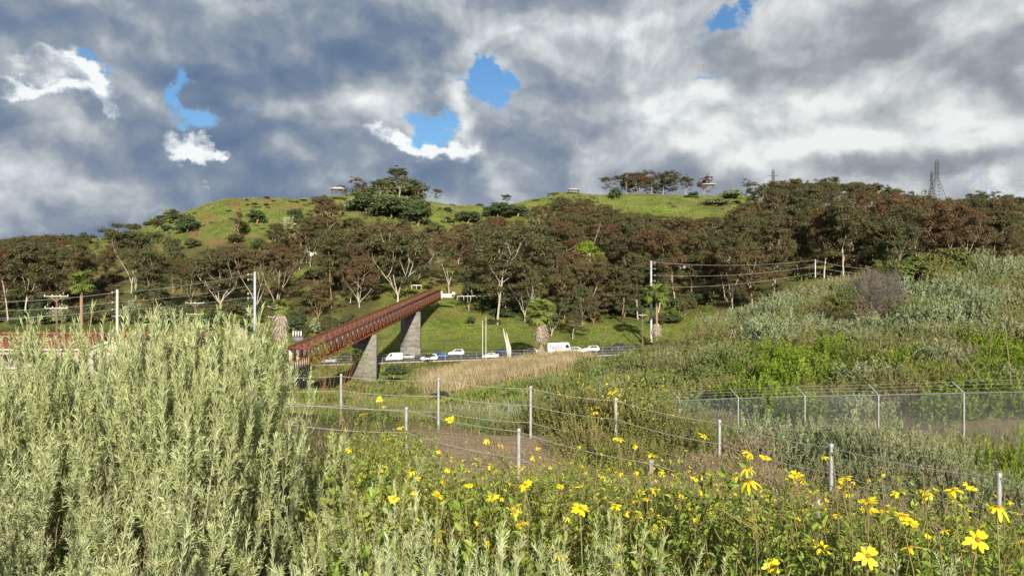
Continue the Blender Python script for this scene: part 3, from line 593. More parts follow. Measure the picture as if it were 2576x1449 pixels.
# ---------------------------------------------------------------- rounded trees and shrubs of the hills
RND = {}
for nm, mk in (('moss', 'moss'), ('brown', 'brown'), ('dark', 'darkgreen'), ('mid', 'midgreen'), ('bright', 'brightgreen'), ('grey', 'sage_far'), ('olive', 'olive')):
    RND[nm] = [round_crown(70 + i, 8, 7, .3, MT[mk], 'crown', 46, 90, .5) for i in range(3)]
TRK = [short_trunk(90 + i, 3.0, .3, MT['bark_tan']) for i in range(2)]
def round_tree(kind, i, px, ybase, Y, wpx, hpx, label, name='evergreen_tree', cat='tree', group=None, z=None):
    X = (px - CU) / F * Y; zz = h1(X, Y) if z is None else z
    w = wpx / F * Y; hh = hpx / F * Y
    e = empty(name, (X, Y, zz - .15), label, cat, group, px * .7); e.scale = (w / 8.2, w / 8.2, hh / 7.4)
    link('trunk', TRK[i % 2], e); link('crown', RND[kind][i % 3], e); return e
def dist_for(px, py, lo, hi):
    """distance at which the ground shows at this picture point, looking from far to near"""
    Ys = np.linspace(hi, lo, 260); z = H((px - CU) / F * Ys, Ys); v = CV - F * z / Ys
    k = np.where(v >= py)[0]; return float(Ys[k[0]]) if len(k) else float(hi)
def hill_shrubs():
    L = [('dark', 645, 563, 58, 44, 'largest round dark green tree alone on the left grass slope'), ('dark', 742, 553, 44, 40, 'round dark green tree right of the largest on the grass slope'), ('dark', 505, 570, 36, 32, 'small ragged tree on the bare gully of the left slope'),
         ('dark', 812, 528, 46, 46, 'tall dark conifer-like tree below the hilltop shelter'), ('dark', 777, 525, 40, 36, 'dark tree left of the tall one below the shelter'), ('dark', 720, 503, 40, 32, 'round dark tree high on the grass slope near the crest'),
         ('mid', 598, 490, 34, 18, 'low green shrub on the crest at the left of the grass top'), ('olive', 630, 488, 36, 22, 'low olive shrub on the crest, second from left'), ('dark', 665, 488, 28, 14, 'flat dark shrub on the crest, third from left'),
         ('dark', 703, 482, 30, 26, 'pointed dark pine on the crest above the grass'), ('mid', 745, 484, 26, 22, 'small green pine on the crest'), ('dark', 773, 482, 30, 28, 'bushy dark tree on the crest left of the shelter'), ('dark', 806, 486, 40, 28, 'broad dark tree on the crest left of the shelter'),
         ('dark', 868, 492, 34, 22, 'round shrub just right of the hilltop shelter'), ('mid', 612, 600, 46, 36, 'bright green tree among brown gums below the slope'), ('dark', 470, 618, 74, 52, 'wide dark tree at the foot of the left slope'), ('grey', 430, 620, 50, 38, 'greyish tree left of the wide dark one'),
         ('dark', 705, 590, 40, 30, 'dark shrub left of the pale palm on the hill'),
         ('mid', 905, 500, 60, 42, 'green bush at the left end of the hilltop thicket'), ('mid', 950, 505, 90, 60, 'tall green bush in the hilltop thicket under the tallest gum'), ('mid', 1010, 512, 110, 72, 'broadest green bush of the hilltop thicket'), ('dark', 925, 535, 80, 50, 'dark green bush low in the hilltop thicket'),
         ('grey', 900, 530, 60, 38, 'grey-green bush at the lower left of the hilltop thicket'), ('mid', 985, 548, 100, 56, 'green bush at the lower middle of the hilltop thicket'), ('dark', 1050, 565, 70, 50, 'dark green bush at the lower right of the hilltop thicket'), ('mid', 1035, 535, 70, 46, 'green bush at the right of the hilltop thicket'),
         ('dark', 1138, 525, 38, 36, 'columnar grey-green tree in the dip of the ridge'), ('grey', 1165, 520, 40, 24, 'low grey shrub right of the columnar tree'), ('dark', 1205, 540, 80, 44, 'dark green thicket tree on the saddle, left one'), ('dark', 1255, 548, 90, 48, 'dark green thicket tree on the saddle, broadest one'),
         ('mid', 1300, 545, 70, 36, 'green thicket tree on the saddle, right one'), ('dark', 1215, 512, 44, 20, 'small dark shrub on the saddle skyline'), ('dark', 1175, 560, 80, 36, 'dark shrub below the saddle thicket'),
         ('grey', 1395, 482, 44, 10, 'low shrub on top of the grassy middle hill'), ('dark', 1548, 500, 36, 40, 'grey-green tree below the middle hilltop clump'), ('dark', 1855, 478, 22, 18, 'small shrub right of the middle hill shelter'), ('grey', 1840, 500, 70, 26, 'grey shrub on the right flank of the middle hill'), ('grey', 1800, 515, 80, 24, 'grey low shrub under the shelter on the middle hill'), ('dark', 1745, 495, 30, 16, 'tiny dark shrub on the middle hill grass'),
         ('bright', 1475, 640, 70, 50, 'yellow-green lit tree in the middle of the brown forest'), ('bright', 1505, 660, 44, 50, 'second yellow-green tree right of the lit one in the forest'), ('bright', 712, 725, 62, 34, 'yellow-green tree right of the tall left steel pole'), ('mid', 2235, 690, 60, 40, 'green tree at the forest foot behind the shrubby mound')]
    for i, (k, px, yb, w, hh, lab) in enumerate(L):
        if k == 'mid' and 880 < px < 1320: k = 'moss'; w *= 1.15
        if 880 < px < 1080: w *= 1.3; hh *= 1.2
        Y = 330 if k == 'bright' and px < 800 else (300 if k == 'bright' or px > 2200 else dist_for(px, min(yb, 585), 360, 520))
        z = None
        if k == 'bright': z = (CV - yb) / F * Y - 1
        round_tree(k, i, px, yb, Y, w, hh, lab, 'hill_shrub' if hh < 25 else 'evergreen_tree', 'shrub' if hh < 25 else 'tree', z=z)
    # the scrub running along the long left ridge
    rng = np.random.default_rng(3); items = []
    for i in range(74):
        px = rng.uniform(-40, 455); Y = rng.uniform(455, 590); 
        if px > 300: Y = rng.uniform(415, 480)
        w = rng.uniform(22, 46); hh = rng.uniform(14, 28)
        e = round_tree(['dark', 'olive', 'grey', 'mid'][int(rng.choice(4, p=[.35, .35, .18, .12]))], i, px, 0, Y, w, hh, None, 'ridge_shrub', 'shrub', 'scrub along the left ridge')
        items.append((e, px, Y, 'dark green'))
    for i in range(30):
        px = rng.uniform(395, 470) if i < 10 else rng.uniform(1000, 1340); Y = dist_for(px, 590, 380, 460) + rng.uniform(0, 50)
        e = round_tree(['dark', 'olive', 'grey'][i % 3], i, px, 0, Y, rng.uniform(18, 32), rng.uniform(9, 17), None, 'ridge_shrub', 'shrub', 'scrub along the left ridge' if px < 480 else 'scrub on the saddle of the ridge')
        items.append((e, px, Y, 'low green'))
    rank_labels(items, lambda p: 'at the picture edge of the left ridge' if p < 90 else 'on the long left ridge' if p < 300 else 'climbing toward the left grass slope' if p < 600 else 'on the ridge dip before the middle hill',
                lambda d, p: 'nearer line' if d < (520 if p < 300 else 445) else 'skyline', lambda look, z, r, n, c: f'{look} shrub {z}, {r}' + (f', {n} from left' if c > 1 else ''))
    items = []
    for i in range(26):     # dark scrub on the far right ridge
        px = rng.uniform(2240, 2600); Y = rng.uniform(800, 880)
        e = round_tree('dark', i, px, 0, Y, rng.uniform(16, 40), rng.uniform(5, 11), None, 'ridge_shrub', 'shrub', 'scrub on the far right ridge'); items.append((e, px, Y, 'dark'))
    rank_labels(items, lambda p: 'left of the pylons' if p < 2340 else 'right of the pylons', lambda d, p: '', lambda look, z, r, n, c: f'{look} shrub on the far right ridge {z}, {n} from left')
    # bushes lining the foot of the valley: beside the houses and the bridge
    for (k, px, yb, Y, w, hh, lab) in [('mid', 575, 935, 125, 70, 105, 'green bush left of the dead palm skirt'), ('mid', 640, 935, 122, 100, 120, 'tall bright green tree in front of the left steel pole'), ('mid', 690, 945, 122, 90, 92, 'rounded green tree left of the bridge end'), ('dark', 560, 950, 118, 80, 60, 'dark green bush low beside the houses'),
                                       ('mid', 610, 960, 118, 90, 70, 'green bush low below the dead palm skirt'), ('dark', 280, 845, 175, 44, 16, 'dark hedge at the foot of the white pole'), ('mid', 420, 850, 165, 60, 22, 'green hedge behind the red roofs'), ('mid', 480, 860, 160, 60, 26, 'green shrub behind the red roof end'), ('mid', 395, 940, 104, 60, 62, 'green bush in front of the right red-roofed house'), ('olive', 445, 945, 104, 66, 74, 'olive bush hiding the end wall of the tiled house'), ('mid', 500, 945, 106, 60, 84, 'green bush right of the tiled house'), ('dark', 180, 945, 104, 60, 50, 'dark bush between the cream and the pink house'), ('olive', 120, 950, 104, 50, 40, 'olive bush beside the pink house'), 
                                       ('mid', 40, 850, 205, 120, 28, 'green ivy bank at the left edge behind the red roof'), ('mid', 130, 850, 205, 120, 30, 'green ivy bank left of the dark wooden pole'), ('mid', 210, 855, 200, 90, 26, 'green bush under the left fan palm'),
                                       ('dark', 990, 945, 176, 60, 34, 'dark bush just right of the near bridge pier'), ('mid', 1010, 935, 190, 40, 20, 'small green bush below the van on the road'), ('mid', 1225, 1010, 100, 50, 26, 'green bush below the dry reeds, left one'), ('mid', 1290, 1005, 92, 70, 30, 'green bush below the dry reeds, right one'),
                                       ('dark', 1110, 1000, 120, 60, 22, 'dark low bush in front of the dry reeds'), ('dark', 1050, 625, 320, 50, 30, 'dark bush in the hillside clearing'), ('dark', 1238, 820, 262, 50, 24, 'bush on the slope left of the tall gum trunk'), ('dark', 1185, 815, 258, 30, 24, 'small dark bush on the green slope beside the street lights'),
                                       ('dark', 1690, 812, 262, 66, 30, 'dark bush right of the tall right steel pole'), ('olive', 1660, 815, 262, 60, 34, 'brownish bush behind the right fan palm'), ('dark', 740, 830, 250, 60, 40, 'dark bush behind the bridge start'), ('olive', 1080, 900, 204, 30, 14, 'low bush at the kerb below the white cars')]:
        round_tree(k, int(px), px, yb, Y, w, hh, lab, 'valley_bush', 'bush', z=(CV - yb) / F * Y)
hill_shrubs()

def understory():
    rng = np.random.default_rng(15); items = []
    for i in range(110):
        px = rng.uniform(-60, 950) if i < 74 else rng.uniform(1190, 1900); Y = rng.uniform(234, 268) if px < 950 else rng.uniform(268, 300)
        if 440 > px: Y = rng.uniform(245, 275)
        k = ['dark', 'olive', 'mid', 'grey'][int(rng.choice(4, p=[.42, .38, .12, .08]))]; w = rng.uniform(38, 74); hh = rng.uniform(26, 56)
        e = round_tree(k, i, px, 0, Y, w, hh, None, 'forest_bush', 'bush', 'bushes at the foot of the forest')
        items.append((e, px, Y, {'dark': 'dark green', 'olive': 'brownish olive', 'mid': 'mid green', 'grey': 'grey-green'}[k]))
    rank_labels(items, lambda p: 'behind the red roofs' if p < 280 else 'right of the white pole' if p < 560 else 'near the tall left steel pole' if p < 760 else 'behind the bridge' if p < 1000 else 'above the street lights' if p < 1450 else 'under the right-hand gums',
                lambda d, p: 'front' if d < (254 if p < 1000 else 284) else 'back', lambda look, z, r, n, c: f'{look} bush {z}, {r} line' + (f', {n} from left' if c > 1 else ''))
    items = []
    for i in range(170):     # young trees and tall scrub standing between the gums
        px = rng.uniform(-60, 2640); Y = rng.uniform(272, 400)
        if (930 < px < 1215 and Y < 330) or (430 < px < 700 and Y > 375) or (px > 1250 and px < 1850 and Y < 285): continue
        k = ['brown', 'olive', 'dark', 'mid'][int(rng.choice(4, p=[.46, .34, .15, .05]))]; w = rng.uniform(34, 62); hh = rng.uniform(28, 56)
        e = round_tree(k, i, px, 0, Y, w, hh, None, 'young_tree', 'tree', 'young trees filling the forest'); items.append((e, px, Y, {'brown': 'young brown tree', 'dark': 'young dark green tree', 'olive': 'young olive tree', 'mid': 'young green tree'}[k]))
    rank_labels(items, lambda p: 'above the red roofs' if p < 420 else 'round the tall left steel pole' if p < 760 else 'behind the bridge' if p < 1130 else 'above the street lights' if p < 1400 else 'above the white cars' if p < 1640 else 'behind the right-hand wires' if p < 2050 else 'above the bare grey bush' if p < 2350 else 'at the right edge',
                lambda d, p: 'front' if d < 310 else 'middle' if d < 355 else 'rear', lambda look, z, r, n, c: f'{look} {z}, {r} rank' + (f', {n} from left' if c > 1 else ''))
    items = []
    for i in range(96):      # low sage scrub dotted over the grassy hills
        px = rng.uniform(360, 880) if i < 56 else (rng.uniform(1040, 1200) if i < 68 else rng.uniform(1350, 1880)); Y = rng.uniform(395, 452) if px < 1250 else rng.uniform(440, 512)
        k = 'grey' if rng.random() < .6 else 'olive'
        e = round_tree(k, i, px, 0, Y, rng.uniform(10, 26), rng.uniform(4, 9), None, 'hill_scrub', 'shrub', 'low scrub dotted over the grassy hills'); items.append((e, px, Y, 'grey-green' if k == 'grey' else 'olive'))
    rank_labels(items, lambda p: 'on the left flank' if p < 560 else 'below the bare scars' if p < 720 else 'under the hilltop shelter' if p < 900 else 'below the hilltop thicket' if p < 1250 else 'on the middle hill, left half' if p < 1620 else 'on the middle hill, right half',
                lambda d, p: 'lower' if d < (424 if p < 1250 else 476) else 'upper', lambda look, z, r, n, c: f'low {look} scrub {z}, {r} slope' + (f', {n} from left' if c > 1 else ''))
understory()
# ---------------------------------------------------------------- the footbridge
def bridge():
    A = P3(778, 873, 135); Bq = P3(1108, 729, 270); A[2] -= 0; dirv = Bq - A; Lh = math.hypot(dirv[0], dirv[1]); f = dirv / np.linalg.norm(dirv)
    h = np.array((dirv[0], dirv[1], 0)) / Lh; side = np.array((-h[1], h[0], 0))     # towards the left
    L = np.linalg.norm(dirv); W = 3.9; HT = 3.25; up = np.array((0, 0, 1.))
    root = empty('footbridge', A - up * HT, 'long rust-brown steel truss footbridge rising over the road on concrete piers', 'bridge')
    C = MT['corten']; o0 = A - up * HT
    def Pt(s, lr, z): return f * s + side * W * lr + up * z      # relative to root; lr 0 right, 1 left
    def one(name, fn, mat, par=root, label=None):
        mb = MB(); fn(mb); o = link(name, mb.mesh(name, mat), par)
        if label: o['label'] = label
        return o
    for lr in (0, 1):
        one('top_chord', lambda m: m.beam(Pt(-.1, lr, HT), Pt(L + .1, lr, HT), .26, .28), C)
        one('bottom_chord', lambda m: m.beam(Pt(-.1, lr, 0), Pt(L + .1, lr, 0), .26, .34), C)
    one('deck', lambda m: m.beam(Pt(0, .5, .12), Pt(L, .5, .12), W - .3, .2), MT['corten'])
    def kit(a, b, w, hh, name='m'):
        mb = MB(); mb.beam(a, b, w, hh); return mb.mesh(name, C)
    bay = 3.6; n = int(L / bay); bay = L / n
    vert = kit((0, 0, .17), (0, 0, HT - .14), .24, .24, 'vertical'); cross = kit(side * .13, side * (W - .13), .17, .14, 'top_beam')
    slat = kit(side * .13, side * (W - .13), .30, .05, 'roof_slat')
    for i in range(n + 1):
        for lr in (0, 1): link('vertical', vert, root, Pt(i * bay, lr, 0))
        link('top_beam', cross, root, Pt(i * bay, 0, HT + .02))
    for lr in (0, 1):
        for k in (0, 1):
            a = Pt(.0, 0, HT - .14) if True else None
            dm = kit(f * 0 + up * (HT - .16), f * bay * .5 + up * .18, .19, .19, 'diagonal') if k == 0 else kit(f * bay * .5 + up * .18, f * bay + up * (HT - .16), .19, .19, 'diagonal')
            for i in range(n): link('diagonal', dm, root, Pt(i * bay, lr, 0))
    for i in range(n):
        for j in (.5,): link('roof_slat', slat, root, Pt((i + j) * bay, 0, HT + .05))
    for i in range(0, n, 1):
        pass
    def mesh_roof(m):      # open bar grating over the walk
        s = bay / 8
        for i in range(n * 8):
            if i % 4: m.beam(Pt(i * s, .035, HT + .09), Pt(i * s, .965, HT + .09), .27, .03)
    one('roof_grating', mesh_roof, C)
    # pale panels inside the far side
    def panels(m):
        for i in range(n): m.beam(Pt(i * bay + .1, lrp, 1.6), Pt((i + 1) * bay - .1, lrp, 1.6), .04, 2.5)
    for lrp in (.06, .94): one('side_screen', panels, MT['screen'])
    def endbeam(m): m.beam(Pt(0, .03, HT - .2), Pt(0, .97, HT - .2), .3, .42)
    one('portal_beam', endbeam, C)
    one('portal_post', lambda m: m.beam(Pt(0, 0, 0), Pt(0, 0, HT - .01), .34, .34), C); one('portal_post', lambda m: m.beam(Pt(0, 1, 0), Pt(0, 1, HT - .01), .34, .34), C)
    # piers
    def pier(px_r, Yp, wpx, ybase, label):
        t = (Yp - A[1]) / (Bq[1] - A[1]); s = t * L; top = Pt(s, .5, -.2); w = wpx / F * Yp; zb = -ybase / 1.0
        zbase = (CV - ybase) / F * Yp - 2.0 - o0[2]; cx, cy = top[0] + .1, top[1]; H_ = top[2] - zbase; ang = math.atan2(h[1], h[0]) - math.pi / 2
        def body(m):
            m.box((cx, cy, zbase + H_ / 2), (w, 1.5, H_), ang)
            m.box((cx, cy, zbase + H_ * .14), (w + .16, 1.66, H_ * .26), ang)
        p = one('pier', body, MT['concrete'], root, label)
        def seams(m):
            for k in range(1, 8): m.box((cx, cy, zbase + H_ * .27 + k * H_ * .09), (w + .012, 1.512, .05), ang)
            for k in (-1, 1): m.box((cx + k * w * .22, cy, zbase + H_ * .64), (.05, 1.508, H_ * .7), ang)
        s2 = one('formwork_seam', seams, surfmat('seam', (.22, .21, .19), (.30, .29, .26), 1, .9), p)
    pier(940, 178, 61, 978, 'nearer board-marked concrete pier, half in shadow'); pier(1050, 229, 49, 889, 'farther board-marked concrete pier on the grass')
    # near abutment with its ramp and pale railings
    e = empty('bridge_ramp', o0 - np.array((0, 0, 3)), 'grey concrete ramp with cream railings leading up to the bridge', 'ramp')
    C0 = o0 - (o0 - np.array((0, 0, 3))); b0 = np.array((0, 0, 3.45))
    d2 = np.array((-.012, -1, -.012)); d2 /= np.linalg.norm(d2); s2 = np.array((-d2[1], d2[0], 0)) * -1; s2 /= np.linalg.norm(s2)
    RL = 34.0
    def Q(s, lr, z): return b0 + d2 * s - s2 * (lr * (W + .5)) * -1 * -1 + up * z
    # wall under each side
    for lr, nm in ((0, 'retaining_wall'), (1, 'retaining_wall')):
        def wl(m):
            a, b = b0 + side * lr * W, b0 + side * lr * W + d2 * RL
            m.beam(a + np.array((0, -.3, -2.9)), b + np.array((0, 0, -2.9)), .35, 5.2)
        one(nm, wl, MT['concrete_dark'], e)
        def cp(m):
            a, b = b0 + side * lr * W, b0 + side * lr * W + d2 * RL
            m.beam(a + np.array((0, -.3, -.18)), b + np.array((0, 0, -.18)), .5, .24)
        one('coping', cp, MT['concrete'], e)
        def rail(m):
            a, b = b0 + side * lr * W, b0 + side * lr * W + d2 * RL
            m.beam(a + up * 1.25, b + up * 1.25, .09, .09)
            for k in range(int(RL / 1.3)): q = a + d2 * (k * 1.3 + .4); m.beam(q - up * .05, q + up * 1.22, .08, .08)
        one('railing', rail, MT['palewood'], e)
    one('walkway', lambda m: m.beam(b0 + side * W * .5 + up * -.3, b0 + side * W * .5 + d2 * RL + up * -.3, W - .4, .2), MT['concrete'], e)
bridge()

# ---------------------------------------------------------------- vehicles
def loft(mb, secs):
    """closed skin over sections of equal point count (sections across Y of the vehicle)"""
    n = len(secs[0]); V = np.concatenate([np.array(s, float) for s in secs]); Q = []
    for a in range(len(secs) - 1):
        for i in range(n): j = (i + 1) % n; Q.append((a * n + i, a * n + j, (a + 1) * n + j, (a + 1) * n + i))
    mb.add(V, Q)
    for a, fl in ((0, 1), (len(secs) - 1, 0)):
        c = np.array(secs[a], float).mean(0); base = mb.n; mb.add(np.concatenate([np.array(secs[a], float), [c]]), T=[((i, (i + 1) % n, n) if fl else ((i + 1) % n, i, n)) for i in range(n)])
CARP = {  # side outlines: body then glasshouse, x along, z up
 'suv': dict(L=4.7, W=1.86, low=[(-2.32, .45), (-2.35, .8), (-2.25, 1.08), (-1.0, 1.12), (1.0, 1.08), (1.9, .98), (2.28, .82), (2.35, .5), (2.2, .28), (-2.2, .28)], top=[(-2.18, 1.08), (-1.95, 1.62), (-1.6, 1.72), (-.2, 1.74), (.45, 1.66), (1.15, 1.06)], wh=(-1.42, 1.42), r=.36),
 'sedan': dict(L=4.6, W=1.8, low=[(-2.26, .45), (-2.28, .75), (-2.1, .98), (-1.3, 1.02), (.9, .98), (1.9, .84), (2.25, .68), (2.3, .42), (2.15, .25), (-2.15, .25)], top=[(-1.75, .98), (-1.1, 1.36), (-.6, 1.45), (.1, 1.44), (.5, 1.36), (1.15, .96)], wh=(-1.36, 1.4), r=.33),
 'van': dict(L=5.4, W=1.95, low=[(-2.7, .45), (-2.72, 1.0), (-2.7, 1.25), (-1.0, 1.25), (1.3, 1.2), (2.2, 1.1), (2.6, .95), (2.7, .5), (2.5, .3), (-2.5, .3)], top=[(-2.68, 1.24), (-2.6, 2.05), (-2.3, 2.12), (.3, 2.12), (.9, 1.98), (1.75, 1.18)], wh=(-1.7, 1.75), r=.36)}
def vehicle(name, kind, paint, px, Y, label, flip=False, group='cars driving on the valley road'):
    P = CARP[kind]; X = (px - CU) / F * Y; z = float(road_z(X)) + .012
    e = empty(name, (X, Y, z), label, 'van' if kind == 'van' else 'car', group, math.pi if flip else 0)
    e.rotation_euler[1] = -math.atan(.034) * (1 if not flip else -1)
    W = P['W']; low = np.array(P['low']); top = np.array(P['top'])
    mb = MB()
    def sec(poly, y, k, cz): c = np.array((poly[:, 0].mean(), cz)); q = c + (poly - c) * k; return [(a, y, b) for a, b in q]
    loft(mb, [sec(low, -W / 2, .93, .6), sec(low, -W / 2 + .09, 1, .6), sec(low, W / 2 - .09, 1, .6), sec(low, W / 2, .93, .6)])
    tc = top[:, 1].min(); t2 = top.copy()
    loft(mb, [sec(t2, -W / 2 + .16, .9, tc), sec(t2, -W / 2 + .26, 1, tc), sec(t2, W / 2 - .26, 1, tc), sec(t2, W / 2 - .16, .9, tc)])
    body = link('body', mb.mesh('body', MT[paint], False), e)
    # side glass, windscreen and rear glass a few mm proud
    for sgn in (-1, 1):
        g = MB(); q = sec(t2, sgn * (W / 2 - .155), .80, tc + .12); c = np.mean(q, 0)
        q = [tuple(v) for v in q]; n = len(q)
        if kind == 'van': q = [(max(v[0], .2), v[1], v[2]) for v in q]
        ins = [(v[0], v[1] - sgn * .05, v[2]) for v in q]
        loft(g, [ins, q] if sgn > 0 else [q, ins]); link('side_window', g.mesh('side_window', MT['carglass']), e)
    g = MB(); a, b = top[-1], top[-2]; d = (b - a); nn = np.array((-d[1], d[0])); nn = nn / np.linalg.norm(nn) * (-.012 if nn[0] < 0 else .012)
    pa, pb = a + d * .08 + nn, a + d * .92 + nn; w1, w2 = W / 2 - .3, W / 2 - .36
    g.add([(pa[0], -w1, pa[1]), (pa[0], w1, pa[1]), (pb[0], w2, pb[1]), (pb[0], -w2, pb[1])], [(0, 1, 2, 3)]); link('windscreen', g.mesh('windscreen', MT['carglass']), e)
    if kind != 'van':
        g = MB(); a, b = top[0], top[1]; d = b - a; pa, pb = a + d * .12, a + d * .88
        g.add([(pa[0] - .014, -w1, pa[1]), (pa[0] - .014, w1, pa[1]), (pb[0] - .014, w2, pb[1]), (pb[0] - .014, -w2, pb[1])], [(3, 2, 1, 0)]); link('rear_window', g.mesh('rear_window', MT['carglass']), e)
    wheels(e, [(x, s * (W / 2 - .12)) for x in P['wh'] for s in (-1, 1)], P['r'])
    for s in (-1, 1):
        l = MB(); l.box((low[6][0] - .03, s * (W / 2 - .3), low[5][1] - .12), (.12, .34, .14)); link('headlight', l.mesh('headlight', MT['glass']), e)
        l = MB(); l.box((low[1][0] + .02, s * (W / 2 - .25), low[2][1] - .16), (.1, .24, .16)); link('tail_light', l.mesh('tail_light', MT['lamp']), e)
    if kind == 'suv':
        for s in (-1, 1): l = MB(); l.beam((-1.5, s * .66, 1.78), (.1, s * .66, 1.78), .04, .05); link('roof_rail', l.mesh('roof_rail', MT['black']), e)
    return e
_wh = {}
def wheels(e, pos, r):
    if r not in _wh:
        a = np.linspace(0, 2 * np.pi, 17)[:-1]; t = MB(); rad = [r * .62, r * .95, r, r, r * .95, r * .62]; yy = [-.11, -.11, -.08, .08, .11, .11]
        secs = [[(q * math.cos(b), y, q * math.sin(b)) for b in a] for q, y in zip(rad, yy)]; loft(t, secs); m = MB()
        loft(m, [[(r * .6 * math.cos(b), y, r * .6 * math.sin(b)) for b in a] for y in (-.118, .118)]); _wh[r] = (t.mesh('tyre', MT['tyre'], True), m.mesh('rim', MT['rim']))
    for x, y in pos:
        w = link('wheel', _wh[r][0], e, (x, y, r)); link('rim', _wh[r][1], w)
def traffic():
    vehicle('work_van', 'van', 'white', 990, 214, 'white work van beside the foot of the farther pier', True)
    vehicle('parked_car', 'sedan', 'silver', 1024, 217.6, 'silver sedan just right of the white work van', True)
    vehicle('parked_car', 'suv', 'white', 1080, 210.6, 'white sport utility in the nearest lane left of the blue car', True)
    vehicle('parked_car', 'suv', 'blue', 1108, 217.4, 'bright blue hatchback partly behind the white sport utility')
    vehicle('parked_car', 'suv', 'white', 1148, 224.6, 'white hatchback in the far lane right of the bright blue car', True)
    vehicle('parked_car', 'sedan', 'white', 1234, 211.5, 'white sedan at the foot of the twin street lights', True)
    vehicle('parked_car', 'sedan', 'navy', 1266, 224.2, 'dark blue sedan behind the leaning dead white trunk')
    vehicle('parked_car', 'sedan', 'beige', 1340, 222.5, 'cream sedan half behind the dead fronds of the big palm')
    vehicle('parked_car', 'suv', 'white', 1453, 218.0, 'white car just in front of the delivery truck', False)
    vehicle('parked_car', 'suv', 'white', 1487, 221.0, 'rightmost white wagon on the road', True)
    vehicle('parked_car', 'sedan', 'silver', 828, 214, 'pale silver car seen under the near end of the bridge')
    vehicle('parked_car', 'suv', 'black', 873, 221, 'dark car just left of the nearer bridge pier')
    vehicle('parked_car', 'suv', 'black', 1552, 223, 'dark car at the right end of the road behind shrubs', True)
    # delivery truck: box body with rounded corners, cab window, snout, lettering
    Y = 211.5; X = (1410 - CU) / F * Y; z = float(road_z(X)) + .012
    e = empty('delivery_truck', (X, Y, z), 'white delivery step van with purple and orange lettering on its side', 'truck'); e.rotation_euler[1] = -math.atan(.034)
    mb = MB(); prof = np.array([(-3.5, .7), (-3.5, 3.2), (-3.4, 3.45), (-3.1, 3.55), (2.0, 3.55), (2.35, 3.45), (2.75, 2.0), (2.8, 1.5), (2.8, .7)]); W = 2.3
    def sec(y, k): c = np.array((-.3, 2.0)); q = c + (prof - c) * k; return [(a, y, b) for a, b in q]
    loft(mb, [sec(-W / 2, .97), sec(-W / 2 + .07, 1), sec(W / 2 - .07, 1), sec(W / 2, .97)]); link('body', mb.mesh('body', MT['white']), e)
    mb = MB(); pr = np.array([(2.8, .55), (2.8, 1.55), (3.3, 1.45), (3.6, 1.2), (3.68, .9), (3.6, .5)]); loft(mb, [[(a, y, b) for a, b in pr] for y in (-.9, .9)]); link('snout', mb.mesh('snout', MT['white']), e)
    mb = MB(); mb.add([(2.37, -.95, 3.3), (2.37, .95, 3.3), (2.77, .95, 2.05), (2.77, -.95, 2.05)], [(0, 1, 2, 3)]); link('windscreen', mb.mesh('windscreen', MT['carglass']), e)
    for s in (-1, 1):
        mb = MB(); mb.add([(1.35, s * (W / 2 + .006), 3.0), (2.2, s * (W / 2 + .006), 3.0), (2.5, s * (W / 2 + .006), 2.1), (1.35, s * (W / 2 + .006), 2.1)], [(0, 1, 2, 3)]); link('side_window', mb.mesh('side_window', MT['carglass']), e)
        mb = MB(); mb.box((2.95, s * 1.22, 2.0), (.12, .22, .5)); mb.beam((2.7, s * 1.1, 2.0), (2.95, s * 1.2, 2.0), .04, .04); link('side_mirror', mb.mesh('side_mirror', MT['black']), e)
        mb = MB(); mb.box((3.64, s * .66, .95), (.1, .3, .24)); link('headlight', mb.mesh('headlight', MT['glass']), e)
    mb = MB(); mb.box((0, 0, .6), (6.6, 1.9, .2)); link('chassis', mb.mesh('chassis', MT['black']), e)
    wheels(e, [(-2.2, -.98), (-2.2, .98), (2.35, -.98), (2.35, .98)], .4)
    for s, x0, x1 in ((-1, -2.9, -.55),):
        for txt, mt, xx in (('Fed', 'purple', -2.95), ('Ex', 'orange', -.72)):
            cu = bpy.data.curves.new('lettering', 'FONT'); cu.body = txt; cu.size = 1.75; cu.extrude = .006; cu.offset = .035
            t = bpy.data.objects.new('tmp', cu); COL.objects.link(t); bpy.context.view_layer.update()
            me = bpy.data.meshes.new_from_object(t); bpy.data.objects.remove(t); me.materials.clear(); me.materials.append(MT[mt])
            o = link('lettering', me, e, (xx, -W / 2 - .012, 1.85)); o.rotation_euler = (math.pi / 2, 0, 0); o.scale = (.80, 1, 1)
traffic()

